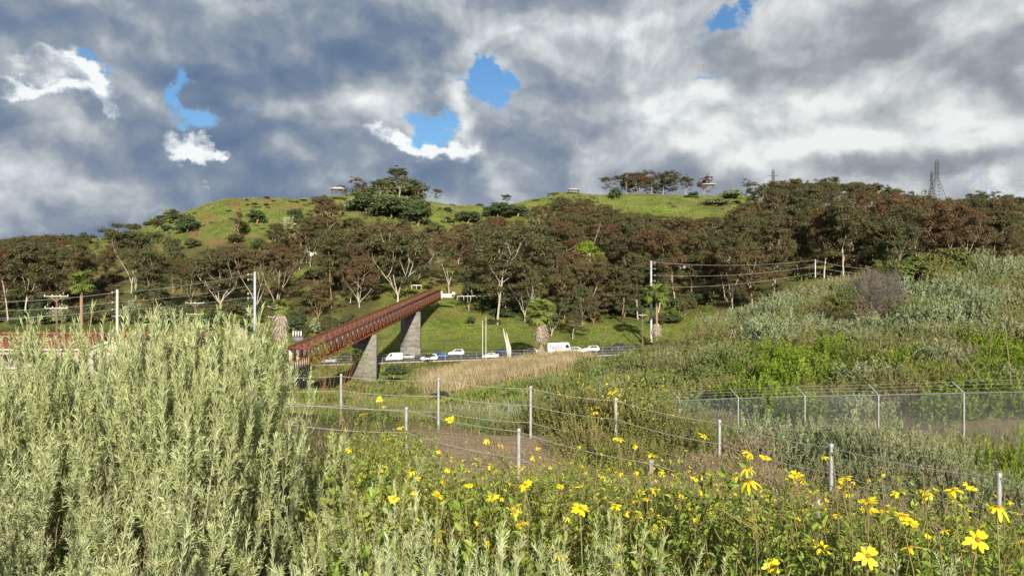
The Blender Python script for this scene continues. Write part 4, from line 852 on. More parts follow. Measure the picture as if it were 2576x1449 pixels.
# ---------------------------------------------------------------- poles and wires
def pole(name, px, yt, yb, Y, dia, mat, label, cat='pole', arms=(), group=None, taper=.75, zbase=None):
    X = (px - CU) / F * Y; zt = (CV - yt) / F * Y; zb = (CV - yb) / F * Y - 1.0
    e = empty(name, (X, Y, zb), label, cat, group)
    mb = MB(); mb.tubes([[(0, 0, 0), (0, 0, (zt - zb) * .5), (0, 0, zt - zb), (0, 0, zt - zb + .02)]], [[dia / 2, dia / 2 * (1 + taper) / 2, dia / 2 * taper, .01]], 12); link('shaft', mb.mesh('shaft', MT[mat], True), e)
    for (ya, half, ins) in arms:
        za = (CV - ya) / F * Y - zb; hw = half / F * Y
        mb = MB(); mb.beam((-hw, -.2, za), (hw, -.2, za), .13, .16)
        if half > 9:
            mb.beam((-hw * .55, -.22, za), (0, -.2, za - hw * .4), .05, .05); mb.beam((hw * .55, -.22, za), (0, -.2, za - hw * .4), .05, .05)
        a = link('crossarm', mb.mesh('crossarm', MT['galv' if mat != 'wood' else 'palewood']), e)
        mb = MB()
        for t in np.linspace(-.94, .94, ins): mb.tubes([[(t * hw, -.2, za + .08), (t * hw, -.2, za + .2), (t * hw, -.2, za + .34)]], [[.05, .09, .03]], 6)
        if ins: link('insulator', mb.mesh('insulator', MT['trim']), a)
    return e
def wire(pts, label, r=.045, sag=.8, mat='cable', group=None, n=12):
    out = []
    for a, b in zip(pts[:-1], pts[1:]):
        t = np.linspace(0, 1, n)[:, None]; p = a * (1 - t) + b * t; p[:, 2] -= sag * 4 * (t[:, 0] * (1 - t[:, 0])); out.append(p if not out else p[1:])
    P = np.concatenate(out); mb = MB(); o = P[0].copy(); mb.tubes([P - o], r, 4)
    return setp(link('overhead_wire', mb.mesh('overhead_wire', MT[mat]), None, o), label, 'wire', group)
def poles():
    def arm3(e, ys, yb, Y, dx, mat='galv'):
        zb = (CV - yb) / F * Y - 1.0
        for y in ys:
            z = (CV - y) / F * Y - zb; mb = MB(); mb.beam((0, -.15, z), (dx, -.3, z + .05), .09, .09); mb.tubes([[(dx, -.3, z - .28), (dx, -.3, z), (dx, -.3, z + .2)]], [[.09, .13, .07]], 6)
            link('insulator', mb.mesh('insulator', MT[mat]), e)
    a = pole('utility_pole', 641, 683, 850, 150, .58, 'polesteel', 'tall grey steel pole left of the bridge with stand-off insulators', arms=()); arm3(a, (690, 703, 738, 750, 775, 790), 850, 150, -1.2)
    b = pole('utility_pole', 295, 728, 846, 160, .62, 'palewood', 'whitewashed pole above the red roofs with one short crossarm', arms=((794, 13, 0),)); arm3(b, (735, 760, 778), 846, 160, -.9)
    pole('utility_pole', 143, 740, 870, 130, .42, 'wood', 'dark wooden pole at the left with two pale crossarms', arms=((745, 31, 4), (775, 29, 4)))
    pole('utility_pole', 491, 757, 850, 180, .38, 'wood', 'brown wooden pole between sage tips with two crossarms', arms=((762, 24, 3), (790, 22, 3)))
    pole('utility_pole', 692, 768, 860, 190, .34, 'wood', 'distant wooden pole with crossarms beside the shaggy left palm', arms=((771, 18, 2), (797, 17, 3)))
    c = pole('utility_pole', 1638, 655, 862, 236, .85, 'polesteel', 'tallest grey steel pole standing right of the road among palms', taper=.65); arm3(c, (660, 676, 692, 706, 724), 862, 236, 1.1)
    pole('utility_pole', 1616, 784, 864, 228, .42, 'wood', 'short dark pole with crossarm just left of the tallest steel pole', arms=((792, 12, 0),))
    d = pole('utility_pole', 2051, 652, 690, 240, .4, 'polesteel', 'pole rising behind the shrubby mound where the wires bend')
    pole('mast', 2485, 461, 505, 800, .9, 'galv', 'thin mast alone on the far right ridge', 'mast')
    # wires between them
    for i, (y1, y2, y3) in enumerate([(690, 735, 752), (719, 759, 770), (738, 748, 785)]):
        y2 = (735, 759, 778)[i]; y1 = (689, 717, 745)[i]
        wire([P3(636, y1, 150), P3(291, y2, 160), P3(-60, (760, 782, 800)[i], 150)], ('topmost', 'middle', 'lowest')[i] + ' of the three wires between the white and left steel poles', .024, .5)
    for i, y in enumerate((659, 692, 722)):
        wire([P3(1646, y, 236), P3(2051, (654, 669, 686)[i], 240), P3(2260, (672, 684, 704)[i], 238)], ('topmost', 'middle', 'lowest')[i] + ' of the three wires running right from the tallest steel pole', .028, 1.3)
    for i, (y0, y1) in enumerate([(800, 790), (845, 842)]): wire([P3(-80, y0 + 6, 130), P3(143, y1, 130)], ('upper', 'lower')[i] + ' slack wire entering from the left to the dark pole', .03, .3)
    for (px, yt, yb, Y, lab) in [(1214, 808, 897, 214 - 7.6, 'shorter left one of the twin cream street lights'), (1222.5, 797, 912, 206.2, 'taller right one of the twin cream street lights')]:
        e = pole('street_light', px, yt, yb, Y, .24, 'palewood', lab, 'street light', group=None, taper=.7)
        zb = (CV - yb) / F * Y - 1; zt = (CV - yt) / F * Y - zb; mb = MB(); mb.beam((0, 0, zt), (0, -.7, zt + .12), .07, .07); link('arm', mb.mesh('arm', MT['galv']), e)
        mb = MB(); mb.box((0, -.95, zt + .12), (.26, .6, .14)); link('lamp_head', mb.mesh('lamp_head', MT['trim']), e)
poles()

# ---------------------------------------------------------------- pylons far off
def pylon(px, yt, yb, Y, wb, label, arms, narrow=False):
    X = (px - CU) / F * Y; zb = (CV - yb) / F * Y - 3; h = (CV - yt) / F * Y - zb
    e = empty('transmission_tower', (X, Y, zb), label, 'pylon'); r = .17 * Y / 900
    def wd(t): return wb * (1 - .80 * min(t / .55, 1)) if t < .55 else wb * .20
    tower = MB(); lv = np.linspace(0, .93, 13); cr = lambda t: [np.array((i * wd(t) / 2, j * wd(t) / 2, t * h)) for i, j in ((-1, -1), (1, -1), (1, 1), (-1, 1))]
    for a, b in zip(lv[:-1], lv[1:]):
        A, B = cr(a), cr(b)
        for i in range(4):
            j = (i + 1) % 4; tower.beam(A[i], B[i], r * 2.2, r * 2.2); tower.beam(A[i], B[j], r, r); tower.beam(A[j], B[i], r, r); tower.beam(B[i], B[j], r, r)
    for c in cr(.93): tower.beam(c, (0, 0, h), r * 1.6, r * 1.6)
    link('lattice', tower.mesh('lattice', MT['darksteel']), e)
    for t, hw in arms:
        m = MB(); w = wd(t) / 2
        for s in (-1, 1):
            for y in (-w, w): m.beam((s * w, y, t * h), (s * hw, 0, t * h + .3), r * 1.3, r * 1.3); m.beam((s * w, y, t * h + h * .035), (s * hw, 0, t * h + .3), r, r)
            m.tubes([[(s * hw, 0, t * h + .2), (s * hw, 0, t * h - 1.0), (s * hw, 0, t * h - 2.2)]], [[.1, .3, .1]], 5)
        link('crossarm', m.mesh('crossarm', MT['darksteel']), e)
    return e
pylon(2357, 400, 499, 900, 15, 'larger lattice pylon of the pair on the far right ridge', ((.66, 3.2), (.78, 3.0), (.90, 3.0)))
pylon(2344, 429, 499, 960, 9, 'narrower shorter lattice pylon of the pair on the right ridge', ((.7, 2.2), (.85, 2.2)))
pylon(1945, 425, 500, 1100, 14, 'distant lattice pylon with wide arms above the forest skyline', ((.45, 8), (.62, 8), (.78, 8)))
for i, y in enumerate((427, 434, 447, 455)):
    wire([P3(1945, y + 8 + i, 1100), P3(2357, y, 900), P3(2700, y + 14, 880)], ('highest', 'second highest', 'third highest', 'lowest')[i] + ' faint high-voltage line crossing the sky between pylons', .05, 6 + i)

# ---------------------------------------------------------------- roadside fence
def thin_fence():
    e = empty('roadside_fence', (0, 206.4, -20), 'thin wire fence on slim posts along the near side of the road', 'fence'); pm = MB(); pm.tubes([[(0, 0, 0), (0, 0, 1.3), (0, 0, 2.5)]], .05, 6); pm = pm.mesh('post', MT['galv'])
    xs = np.arange(-64, 36, 4.2)
    for x in xs: link('post', pm, e, (x, 0, float(road_z(x)) + 20 - .1))
    for k, z in enumerate((2.3, 1.5, .8)):
        mb = MB(); mb.tubes([[(x, -.06, float(road_z(x)) + 20 + z) for x in xs]], .022, 4); link('wire', mb.mesh('wire', MT['cable']), e)
thin_fence()

# ---------------------------------------------------------------- palms
def palm(px, ytop, ybase, Y, skirt, label, crown=1.0, lean=0.0, trunk=.32, kind='palm', crownw=None):
    """skirt: (top y, bottom y, half width px) of the dead frond mass or None"""
    X = (px - CU) / F * Y; zb = (CV - ybase) / F * Y; zt = (CV - ytop) / F * Y; Rr = (crownw or 38) / F * Y
    e = empty('fan_palm', (X, Y, zb - .4), label, 'palm'); rng = np.random.default_rng(int(px)); o = zb - .4
    zc = zt - Rr * .75 - o if crown else zt - o
    t = np.linspace(0, 1, 7); mb = MB(); mb.tubes([np.stack([lean * t, 0 * t, zc * t], 1)], np.linspace(trunk * 1.25, trunk, 7), 10); link('trunk', mb.mesh('trunk', MT['bark_tan'], True), e)
    if crown:
        mb = MB(); n = 46
        for i in range(n):
            a = rng.random() * 6.28; el = rng.uniform(-.75, 1.35); d = np.array((math.cos(a) * math.cos(el), math.sin(a) * math.cos(el), math.sin(el))); L = Rr * rng.uniform(.5, .62)
            p0 = np.array((lean, 0, zc)); p1 = p0 + d * L * .6 + np.array((0, 0, .05 * L)); p2 = p0 + d * L
            mb.tubes([[p0, p1, p2]], .035, 4, tint=.8)
            sidev = unit(np.cross(d, (0, 0, 1.))); m = 17; an = np.linspace(-1.35, 1.35, m); dirs = np.cos(an)[:, None] * d + np.sin(an)[:, None] * sidev + np.array((0, 0, -.12)) + rng.normal(size=(m, 3)) * .06
            B = np.repeat([p2], m, 0); nr = np.cross(sidev, d)
            mb.leaves(B, dirs, Rr * .52 * rng.uniform(.85, 1.1, m), Rr * .085, rng, nrm=np.repeat([nr], m, 0), kind='strap', tint=rng.uniform(0, 1) * .6 + rng.random(m) * .4, bend=-.35, roll=.3)
        link('crown', mb.mesh('crown', MT['palm']), e)
    if skirt:
        y1, y2, hw = skirt; z1 = (CV - y1) / F * Y - o; z2 = (CV - y2) / F * Y - o; w = hw / F * Y; n = 620
        a = rng.random(n) * 6.28; s = rng.random(n) ** .8; prof = .55 + .45 * np.sin(np.clip(s * 2.6, 0, 3.1)); zz = z1 + (z2 - z1) * s * .72
        B = np.stack([lean * zz / max(zc, 1) + np.cos(a) * w * prof * .55, np.sin(a) * w * prof * .55, zz + .3], 1); D = np.stack([np.cos(a) * .28, np.sin(a) * .28, -np.ones(n)], 1) + rng.normal(size=(n, 3)) * .22
        mb = MB(); mb.leaves(B, D, (z1 - z2) * rng.uniform(.22, .34, n), w * rng.uniform(.1, .2, n), rng, nrm=np.stack([np.cos(a), np.sin(a), 0 * a], 1), kind='strap', bend=.1)
        link('dead_frond_skirt', mb.mesh('dead_frond_skirt', MT['skirt']), e)
    return e
palm(1362, 757, 905, 203, (815, 868, 21), 'big fan palm with broad beige skirt in front of the road', 1, 0, .4, crownw=40)
def ragged(px, yt, yb, Y, w, label):
    X = (px - CU) / F * Y; zb = (CV - yb) / F * Y; z1 = (CV - yt) / F * Y - zb; rng = np.random.default_rng(7); n = 330; ww = w / F * Y; s = rng.random(n); a = rng.random(n) * 6.28
    B = np.stack([np.cos(a) * ww * s * .5, np.sin(a) * ww * s * .5, z1 * (1 - s * .75)], 1); D = np.stack([np.cos(a) * .55, np.sin(a) * .55, -np.ones(n)], 1)
    mb = MB(); mb.leaves(B, D, z1 * rng.uniform(.25, .45, n), .16, rng, kind='strap', bend=.1)
    o = link('dead_frond_heap', mb.mesh('dead_frond_heap', MT['skirt']), None, (X, Y, zb)); setp(o, label, 'dead fronds')
ragged(1362, 866, 912, 202, 32, 'fan of fallen dead fronds below the big palm skirt')
palm(1652, 714, 852, 226, (815, 852, 15), 'tall fan palm with short skirt beside the tallest steel pole', 1, 0, .3, crownw=36)
palm(205, 687, 850, 165, None, 'fan palm with bright round head left of the white pole', 1, 0, .28, crownw=34)
palm(705, 755, 870, 150, (783, 862, 19), 'fan palm with long pale skirt left of the bridge', 1, 0, .3, crownw=24)
palm(605, 828, 905, 121, (828, 885, 20), 'headless dead palm with pale skirt among green bushes', 0, 0, .25)
palm(505, 822, 900, 128, None, 'small fan palm half hidden by the sage tips', 1, 0, .2, crownw=26)
palm(92, 840, 900, 124, None, 'yellowish fan palm in front of the red roof', 1, 0, .2, crownw=26)
def feather_palm(px, yt, yb, w, Y, label):
    X = (px - CU) / F * Y; z = (CV - yb) / F * Y; h = (yb - yt) / F * Y; ww = w / F * Y / 2; rng = np.random.default_rng(int(px)); mb = MB(); n = 34
    for i in range(n):
        a = rng.random() * 6.28; el = rng.uniform(.1, 1.45); t = np.linspace(0, 1, 9)[:, None]; d = np.array((math.cos(a) * math.cos(el), math.sin(a) * math.cos(el), math.sin(el)))
        p = d * t * ww * 1.25 + np.array((0, 0, 1)) * (h * .28 - (t ** 2) * ww * .5 * math.cos(el)); mb.tubes([p], .05, 3, tint=.7)
        q = np.repeat(p[1:], 6, 0) + rng.normal(size=(48, 3)) * .1; s = unit(np.cross(d, (0, 0, 1.))); D = d * .7 + s * np.where(np.arange(48) % 2, 1, -1)[:, None] + rng.normal(size=(48, 3)) * .12
        mb.leaves(q, D, ww * .32, ww * .045, rng, tint=rng.random() * .5 + rng.random(48) * .5)
    e = empty('feather_palm', (X, Y, z), label, 'palm'); tk = MB(); tk.tubes([[(0, 0, -1.5), (0, 0, 0), (0, 0, h * .3)]], .4, 9); link('trunk', tk.mesh('trunk', MT['bark_tan']), e); link('crown', mb.mesh('crown', MT['palepalm']), e)
feather_palm(728, 555, 592, 60, 352, 'pale feathery palm on the hill above the brown gums')
feather_palm(760, 580, 606, 48, 350, 'smaller pale feathery palm at the right of the larger one')

# ---------------------------------------------------------------- houses, shelters and other buildings
def gable_house(name, x0, x1, ytop, yeave, ybase, Y, depth, label, wall, roof, axis='x', over=.6, extra=None):
    X0, X1 = (x0 - CU) / F * Y, (x1 - CU) / F * Y; zt, ze, zb = [(CV - v) / F * Y for v in (ytop, yeave, ybase)]
    e = empty(name, ((X0 + X1) / 2, Y + depth / 2, zb - 1.5), label, 'house'); w = X1 - X0; hh = ze - zb + 1.5; top = zt - ze
    mb = MB(); mb.box((0, 0, hh / 2), (w - 2 * over, depth - 2 * over, hh)); 
    if axis == 'y': mb.add([(-w / 2 + over, y, hh) for y in (-depth / 2 + over, depth / 2 - over)] + [(w / 2 - over, y, hh) for y in (-depth / 2 + over, depth / 2 - over)] + [(0, y, hh + top * (1 - 2 * over / w)) for y in (-depth / 2 + over, depth / 2 - over)], T=[(0, 2, 4), (1, 5, 3)])
    link('wall', mb.mesh('wall', MT[wall]), e)
    mb = MB(); a = w / 2; b = depth / 2; th = .18
    def slab(p, q, r_, s_):
        V = np.array([p, q, r_, s_], float); mb.add(np.concatenate([V, V + (0, 0, th)]), [(3, 2, 1, 0), (4, 5, 6, 7), (0, 1, 5, 4), (1, 2, 6, 5), (2, 3, 7, 6), (3, 0, 4, 7)])
    if axis == 'x': slab((-a, -b, hh), (a, -b, hh), (a, 0, hh + top), (-a, 0, hh + top)); slab((-a, .01, hh + top), (a, .01, hh + top), (a, b, hh), (-a, b, hh))
    else: slab((-a, -b, hh), (0, -b, hh + top), (0, b, hh + top), (-a, b, hh)); slab((.01, -b, hh + top), (a, -b, hh), (a, b, hh), (.01, b, hh + top))
    rf = link('roof', mb.mesh('roof', MT[roof]), e)
    if roof == 'tile':      # rows of barrel tiles
        m = MB(); n = int(w / .42)
        if axis == 'x':
            for i in range(n):
                x = -a + .2 + i * .42; m.tubes([[(x, -b, hh + th), (x, -b / 2, hh + top / 2 + th), (x, 0, hh + top + th)]], .09, 5)
            m.tubes([[(-a, 0, hh + top + th + .03), (0, 0, hh + top + th + .03), (a, 0, hh + top + th + .03)]], .16, 6)
            link('tile_row', m.mesh('tile_row', MT['tile']), rf)
    mb = MB()
    if axis == 'x': mb.beam((-a, -b - .03, hh + .02), (a, -b - .03, hh + .02), .06, .24)
    else: mb.beam((-a, -b - .04, hh - .02), (0, -b - .04, hh + top), .07, .26); mb.beam((0, -b - .04, hh + top), (a, -b - .04, hh - .02), .07, .26)
    link('fascia', mb.mesh('fascia', MT['trim']), e)
    def window(cx, cz, ww, wh):
        m = MB(); y = -b + over - .03; m.box((cx, y, cz), (ww, .06, wh)); f_ = link('window', m.mesh('window', MT['glass']), e)
        m = MB()
        for s in (-1, 1): m.box((cx + s * (ww / 2 + .03), y - .02, cz), (.1, .1, wh + .2)); m.box((cx, y - .02, cz + s * (wh / 2 + .05)), (ww - .05, .1, .1))
        m.box((cx, y - .02, cz), (.06, .09, wh)); link('window_frame', m.mesh('window_frame', MT['trim']), f_)
    for (wx, wy, ww, wh) in extra or []: window((wx - CU) / F * Y - (X0 + X1) / 2, (CV - wy) / F * Y - zb + 1.5, ww, wh)
    return e
gable_house('long_house', -60, 215, 847, 880, 930, 118, 12, 'long low house with plain red tiled roof at the left edge', 'pink', 'tile', 'x', .6)
gable_house('tiled_house', 250, 485, 846, 876, 930, 119, 12, 'red tiled house behind the blossoming bush', 'stucco', 'tile', 'x', .6, [(400, 905, 1.4, 1.2)])
gable_house('gabled_house', 205, 352, 858, 882, 945, 106, 9, 'cream house with a white-edged gable facing the viewer', 'stucco', 'tile', 'y', .5, [(318, 908, 1.6, 1.1), (245, 908, 1.2, 1.1)])
gable_house('small_house', -70, 96, 902, 926, 962, 98, 8, 'small pink house with a brown shingle roof and white eaves', 'pink', 'brownroof', 'x', .6, [(62, 941, 2.2, 1.2)])
def shelter(px, yt, yb, hw, Y, label, legs=True):
    X = (px - CU) / F * Y; zb = (CV - yb) / F * Y; h = (yb - yt) / F * Y; w = hw / F * Y * 2; e = empty('picnic_shelter', (X, Y, zb - .5), label, 'shelter')
    mb = MB(); z1 = h * .62 + .5; z2 = h + .5; V = [(-w / 2, -w / 2.6, z1), (w / 2, -w / 2.6, z1), (w / 2, w / 2.6, z1), (-w / 2, w / 2.6, z1), (-w / 5, 0, z2), (w / 5, 0, z2)]
    mb.add(V, [(0, 1, 5, 4), (2, 3, 4, 5), (3, 2, 1, 0)], [(1, 2, 5), (3, 0, 4)]); link('roof', mb.mesh('roof', MT['stucco']), e)
    for i in (-1, 1):
        for j in (-1, 1): m = MB(); m.beam((i * w * .4, j * w * .3, 0), (i * w * .4, j * w * .3, z1), .3, .3); link('post', m.mesh('post', MT['wood']), e)
    m = MB(); m.beam((-w * .42, -w * .3, z1 - .12), (w * .42, -w * .3, z1 - .12), .3, .35); link('eave_beam', m.mesh('eave_beam', MT['wood']), e)
shelter(850, 470, 486, 20, 452, 'cream-roofed picnic shelter on the left hilltop')
shelter(1443, 474, 484, 16, 512, 'flat cream shelter roof poking above the grassy middle ridge')
shelter(1781, 461, 471, 19, 512, 'white-roofed shelter at the right end of the middle hilltop')
def bits():
    # pale landing wall and signs at the far end of the bridge
    e = empty('landing_wall', P3(1125, 745, 268), 'low cream wall at the far end of the bridge', 'wall'); m = MB(); m.box((0, 0, .2), (4.2, .3, 1.4)); m.box((-1.9, 0, .5), (.5, .5, 2.6)); link('wall', m.mesh('wall', MT['trim']), e)
    e = empty('notice_board', P3(1141, 748, 266), 'small white notice board on a post right of the bridge top', 'sign'); m = MB(); m.beam((0, 0, -.6), (0, 0, 1.0), .09, .09); link('post', m.mesh('post', MT['galv']), e); m = MB(); m.box((0, -.08, 1.4), (1.1, .05, .85)); link('board', m.mesh('board', MT['white']), e)
    e = empty('road_sign', P3(1284 - 380, 900, 208), 'small white sign plate beside the near pier', 'sign'); m = MB(); m.beam((0, 0, -1.2), (0, 0, .6), .07, .07); link('post', m.mesh('post', MT['galv']), e); m = MB(); m.box((0, -.07, .5), (.7, .04, .6)); link('board', m.mesh('board', MT['white']), e)
    # leaning dead white trunks by the road
    for i, (dx, top, w) in enumerate([(0, 826, .2), (5, 836, .22)]):
        b = P3(1283 + dx - 5, 899, 206.9); t = P3(1268 + dx * 1.6, top, 206.9); q = np.linspace(0, 1, 6)[:, None]; p = (t - b) * q; p[:, 0] += np.sin(q[:, 0] * 5) * .2
        mb = MB(); mb.tubes([p], [w * .9, w * 1.7, w * 1.9, w * 1.2, w, w * .5], 8); setp(link('dead_tree', mb.mesh('dead_tree', MT['palewood'], True), None, b), ('left' if i == 0 else 'right') + ' one of two bare white dead trunks leaning by the road', 'dead tree')
    # white rocks and a pale outcrop on the hill, benches in the park
    rng = np.random.default_rng(4)
    for i, (px, py, w, hh, Y, lab) in enumerate([(768, 632, 20, 8, 340, 'pale rock outcrop left of a gap in the gum trees'), (786, 640, 14, 8, 338, 'smaller pale rock outcrop beside the larger one')]):
        mb = MB(); ww = w / F * Y; h2 = hh / F * Y
        for k in range(9):
            c = rng.normal(size=3) * np.array((ww * .3, .6, h2 * .1)); a = np.linspace(0, 6.28, 8)[:-1]; secs = [[(c[0] + math.cos(t) * s * ww * .2, c[1] + math.sin(t) * s * .9, c[2] + z * h2) for t in a] for s, z in ((1, -.4), (1.05, .2), (.8, .6), (.3, .8))]; loft(mb, secs)
        setp(link('rock_outcrop', mb.mesh('rock_outcrop', MT['trim']), None, P3(px, py, Y)), lab, 'rock')
    # low white park fence rails seen between trunks
    for (xa, ya, xb, yb, Y, lab) in [(1150, 750, 1250, 748, 276, 'low pale park wall left of the tall gum trunk'), (1750, 742, 1850, 738, 300, 'low white rail fence under the right-hand wires'), (1035, 722, 1060, 722, 285, 'pale bench on the lawn by the bridge top')]:
        a, b = P3(xa, ya, Y), P3(xb, yb, Y); e = empty('rail_fence' if 'bench' not in lab else 'park_bench', a, lab, 'fence' if 'bench' not in lab else 'bench'); m = MB(); m.beam((0, 0, .7), b - a + np.array((0, 0, .7)), .12, .3); link('rail', m.mesh('rail', MT['trim']), e)
        n = max(3, int((xb - xa) / 14))
        for k in range(n): m = MB(); q = (b - a) * k / (n - 1); m.beam(q + np.array((0, .1, -.8)), q + np.array((0, .1, .8)), .15, .15); link('post', m.mesh('post', MT['trim']), e)
    # billboard-like metal box behind the bridge start
    e = empty('metal_platform', P3(749, 858, 178), 'grey metal platform with white slats behind the bridge start', 'platform'); m = MB(); m.box((0, 0, .4), (2.6, 1.2, 1.2)); link('box', m.mesh('box', MT['concrete_dark']), e)
    for k in range(4): m = MB(); m.box((-1.0 + k * .6, -.2, 1.75), (.3, .1, 1.2)); link('slat', m.mesh('slat', MT['trim']), e)
    m = MB(); m.beam((-.4, 0, -3), (-.4, 0, -.2), .3, .3); link('post', m.mesh('post', MT['galv']), e)
bits()
def blossom_bush():
    Y = 70; b = P3(315, 1010, Y); rng = np.random.default_rng(9); e = empty('flowering_bush', b, 'bush thick with cream blossom in front of the cream house', 'bush'); L = []; tips = []
    for j in range(7): grow(rng, (0, 0, 0), (rng.normal() * .4, rng.normal() * .3, 1), 2.2, .05, 2, L, tips, .5, .4, (2, 3))
    mb = MB(); put_limbs(mb, L, 4); link('branches', mb.mesh('branches', MT['browntwig']), e); t = np.array([q[0] for q in tips]); t = t * np.array((1, 1, .92)); s = 5.3 / t[:, 2].max(); t *= np.array((1, 1, s))
    mb = MB(); leaf_clumps(mb, t, .45, 26, .13, rng, .9, .1, .8); link('blossom', mb.mesh('blossom', MT['blossom']), e)
    mb = MB(); leaf_clumps(mb, t * .93 - np.array((0, 0, .2)), .6, 34, .14, rng, .9, .1, .5); link('foliage', mb.mesh('foliage', MT['browndry']), e)
blossom_bush()
# ---------------------------------------------------------------- scrub on the mound
def plume_shrub(seed, mat, npl=95, plen=.42, nleaf=24, leaf=.10, wd=.032, fill=900, upb=.9, flat=.85):
    """a shrub about 1 m in radius and 1 m high, made of upright leafy plumes"""
    rng = np.random.default_rng(seed); mb = MB(); d = unit(rng.normal(size=(npl, 3))); d[:, 2] = np.abs(d[:, 2])
    base = d * np.array((.78, .78, flat * .66)) * (rng.random((npl, 1)) ** .2) * (1 + .22 * rng.normal(size=(npl, 1))); dr = unit(d * .55 + np.array((0, 0, upb)) + rng.normal(size=(npl, 3)) * .12)
    t = rng.random((npl, nleaf)); L = plen * rng.uniform(.6, 1.25, (npl, 1)); B = base[:, None] + dr[:, None] * (t * L)[..., None]
    out = rng.normal(size=(npl, nleaf, 3)); D = unit(dr[:, None] * .9 + out * .42)
    mb.leaves(B.reshape(-1, 3), D.reshape(-1, 3), leaf * rng.uniform(.6, 1.3, npl * nleaf), wd, rng, nrm=(d[:, None] + out * .5).reshape(-1, 3), tint=np.repeat(rng.random(npl) * .6, nleaf) + rng.random(npl * nleaf) * .4)
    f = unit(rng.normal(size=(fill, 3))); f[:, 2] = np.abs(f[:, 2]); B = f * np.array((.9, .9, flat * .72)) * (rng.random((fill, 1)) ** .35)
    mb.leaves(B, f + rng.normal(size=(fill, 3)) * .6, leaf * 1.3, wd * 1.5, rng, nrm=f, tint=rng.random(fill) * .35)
    return mb.mesh('foliage', mat)
def twig_shrub(seed, mat, n=10, depth=4, L0=.42, r0=.02, spread=.55, up=.25):
    rng = np.random.default_rng(seed); L = []; tips = []
    for j in range(n): a = rng.random() * 6.28; grow(rng, (math.cos(a) * .08, math.sin(a) * .08, -.03), (math.cos(a) * rng.uniform(.2, .9), math.sin(a) * rng.uniform(.2, .9), 1), L0, r0, depth, L, tips, spread, up, (2, 3), .16, .74)
    mb = MB(); put_limbs(mb, [(a, np.maximum(r * 1.2, .0035)) for a, r in L], 3); return mb.mesh('twigs', mat)
toyon = leafmat('toyon_leaf', (.075, .115, .022), (.17, .195, .045), (.15, .10, .03), .2, .55, .35)
SH = dict(grey=[plume_shrub(200 + i, MT['sage_far']) for i in range(4)], green=[plume_shrub(210 + i, MT['sage_green'], 110, .34, 22, .09, .03) for i in range(3)],
          coyote=[plume_shrub(220 + i, MT['coyote'], 150, .30, 22, .075, .032, 1100, 1.0) for i in range(3)], brown=[plume_shrub(230 + i, MT['browndry'], 80, .45, 16, .11, .016, 400, .6) for i in range(2)],
          twig=[twig_shrub(240 + i, MT['browntwig'], 12, 4, .34, .014) for i in range(2)])
WORD = dict(grey='grey-green sage shrub', green='dull green shrub', coyote='bright green shrub', brown='dry brownish shrub', twig='bare brown twiggy shrub')
WOODY = twig_shrub(250, MT['browntwig'], 7, 2, .3, .03)
def shrub(kind, i, X, Y, r, h, label=None, group=None, name=None, rz=None, dz=-.1):
    e = empty(name or dict(grey='sage_shrub', green='green_shrub', coyote='coyote_brush', brown='dry_shrub', twig='bare_shrub')[kind], (X, Y, h1(X, Y) + dz), label, 'shrub', group, (i * 2.399) % 6.28 if rz is None else rz)
    e.scale = (r, r, h); l = SH[kind]; link('foliage' if kind != 'twig' else 'twigs', l[i % len(l)], e)
    if kind != 'twig': link('stems', WOODY, e)
    return e
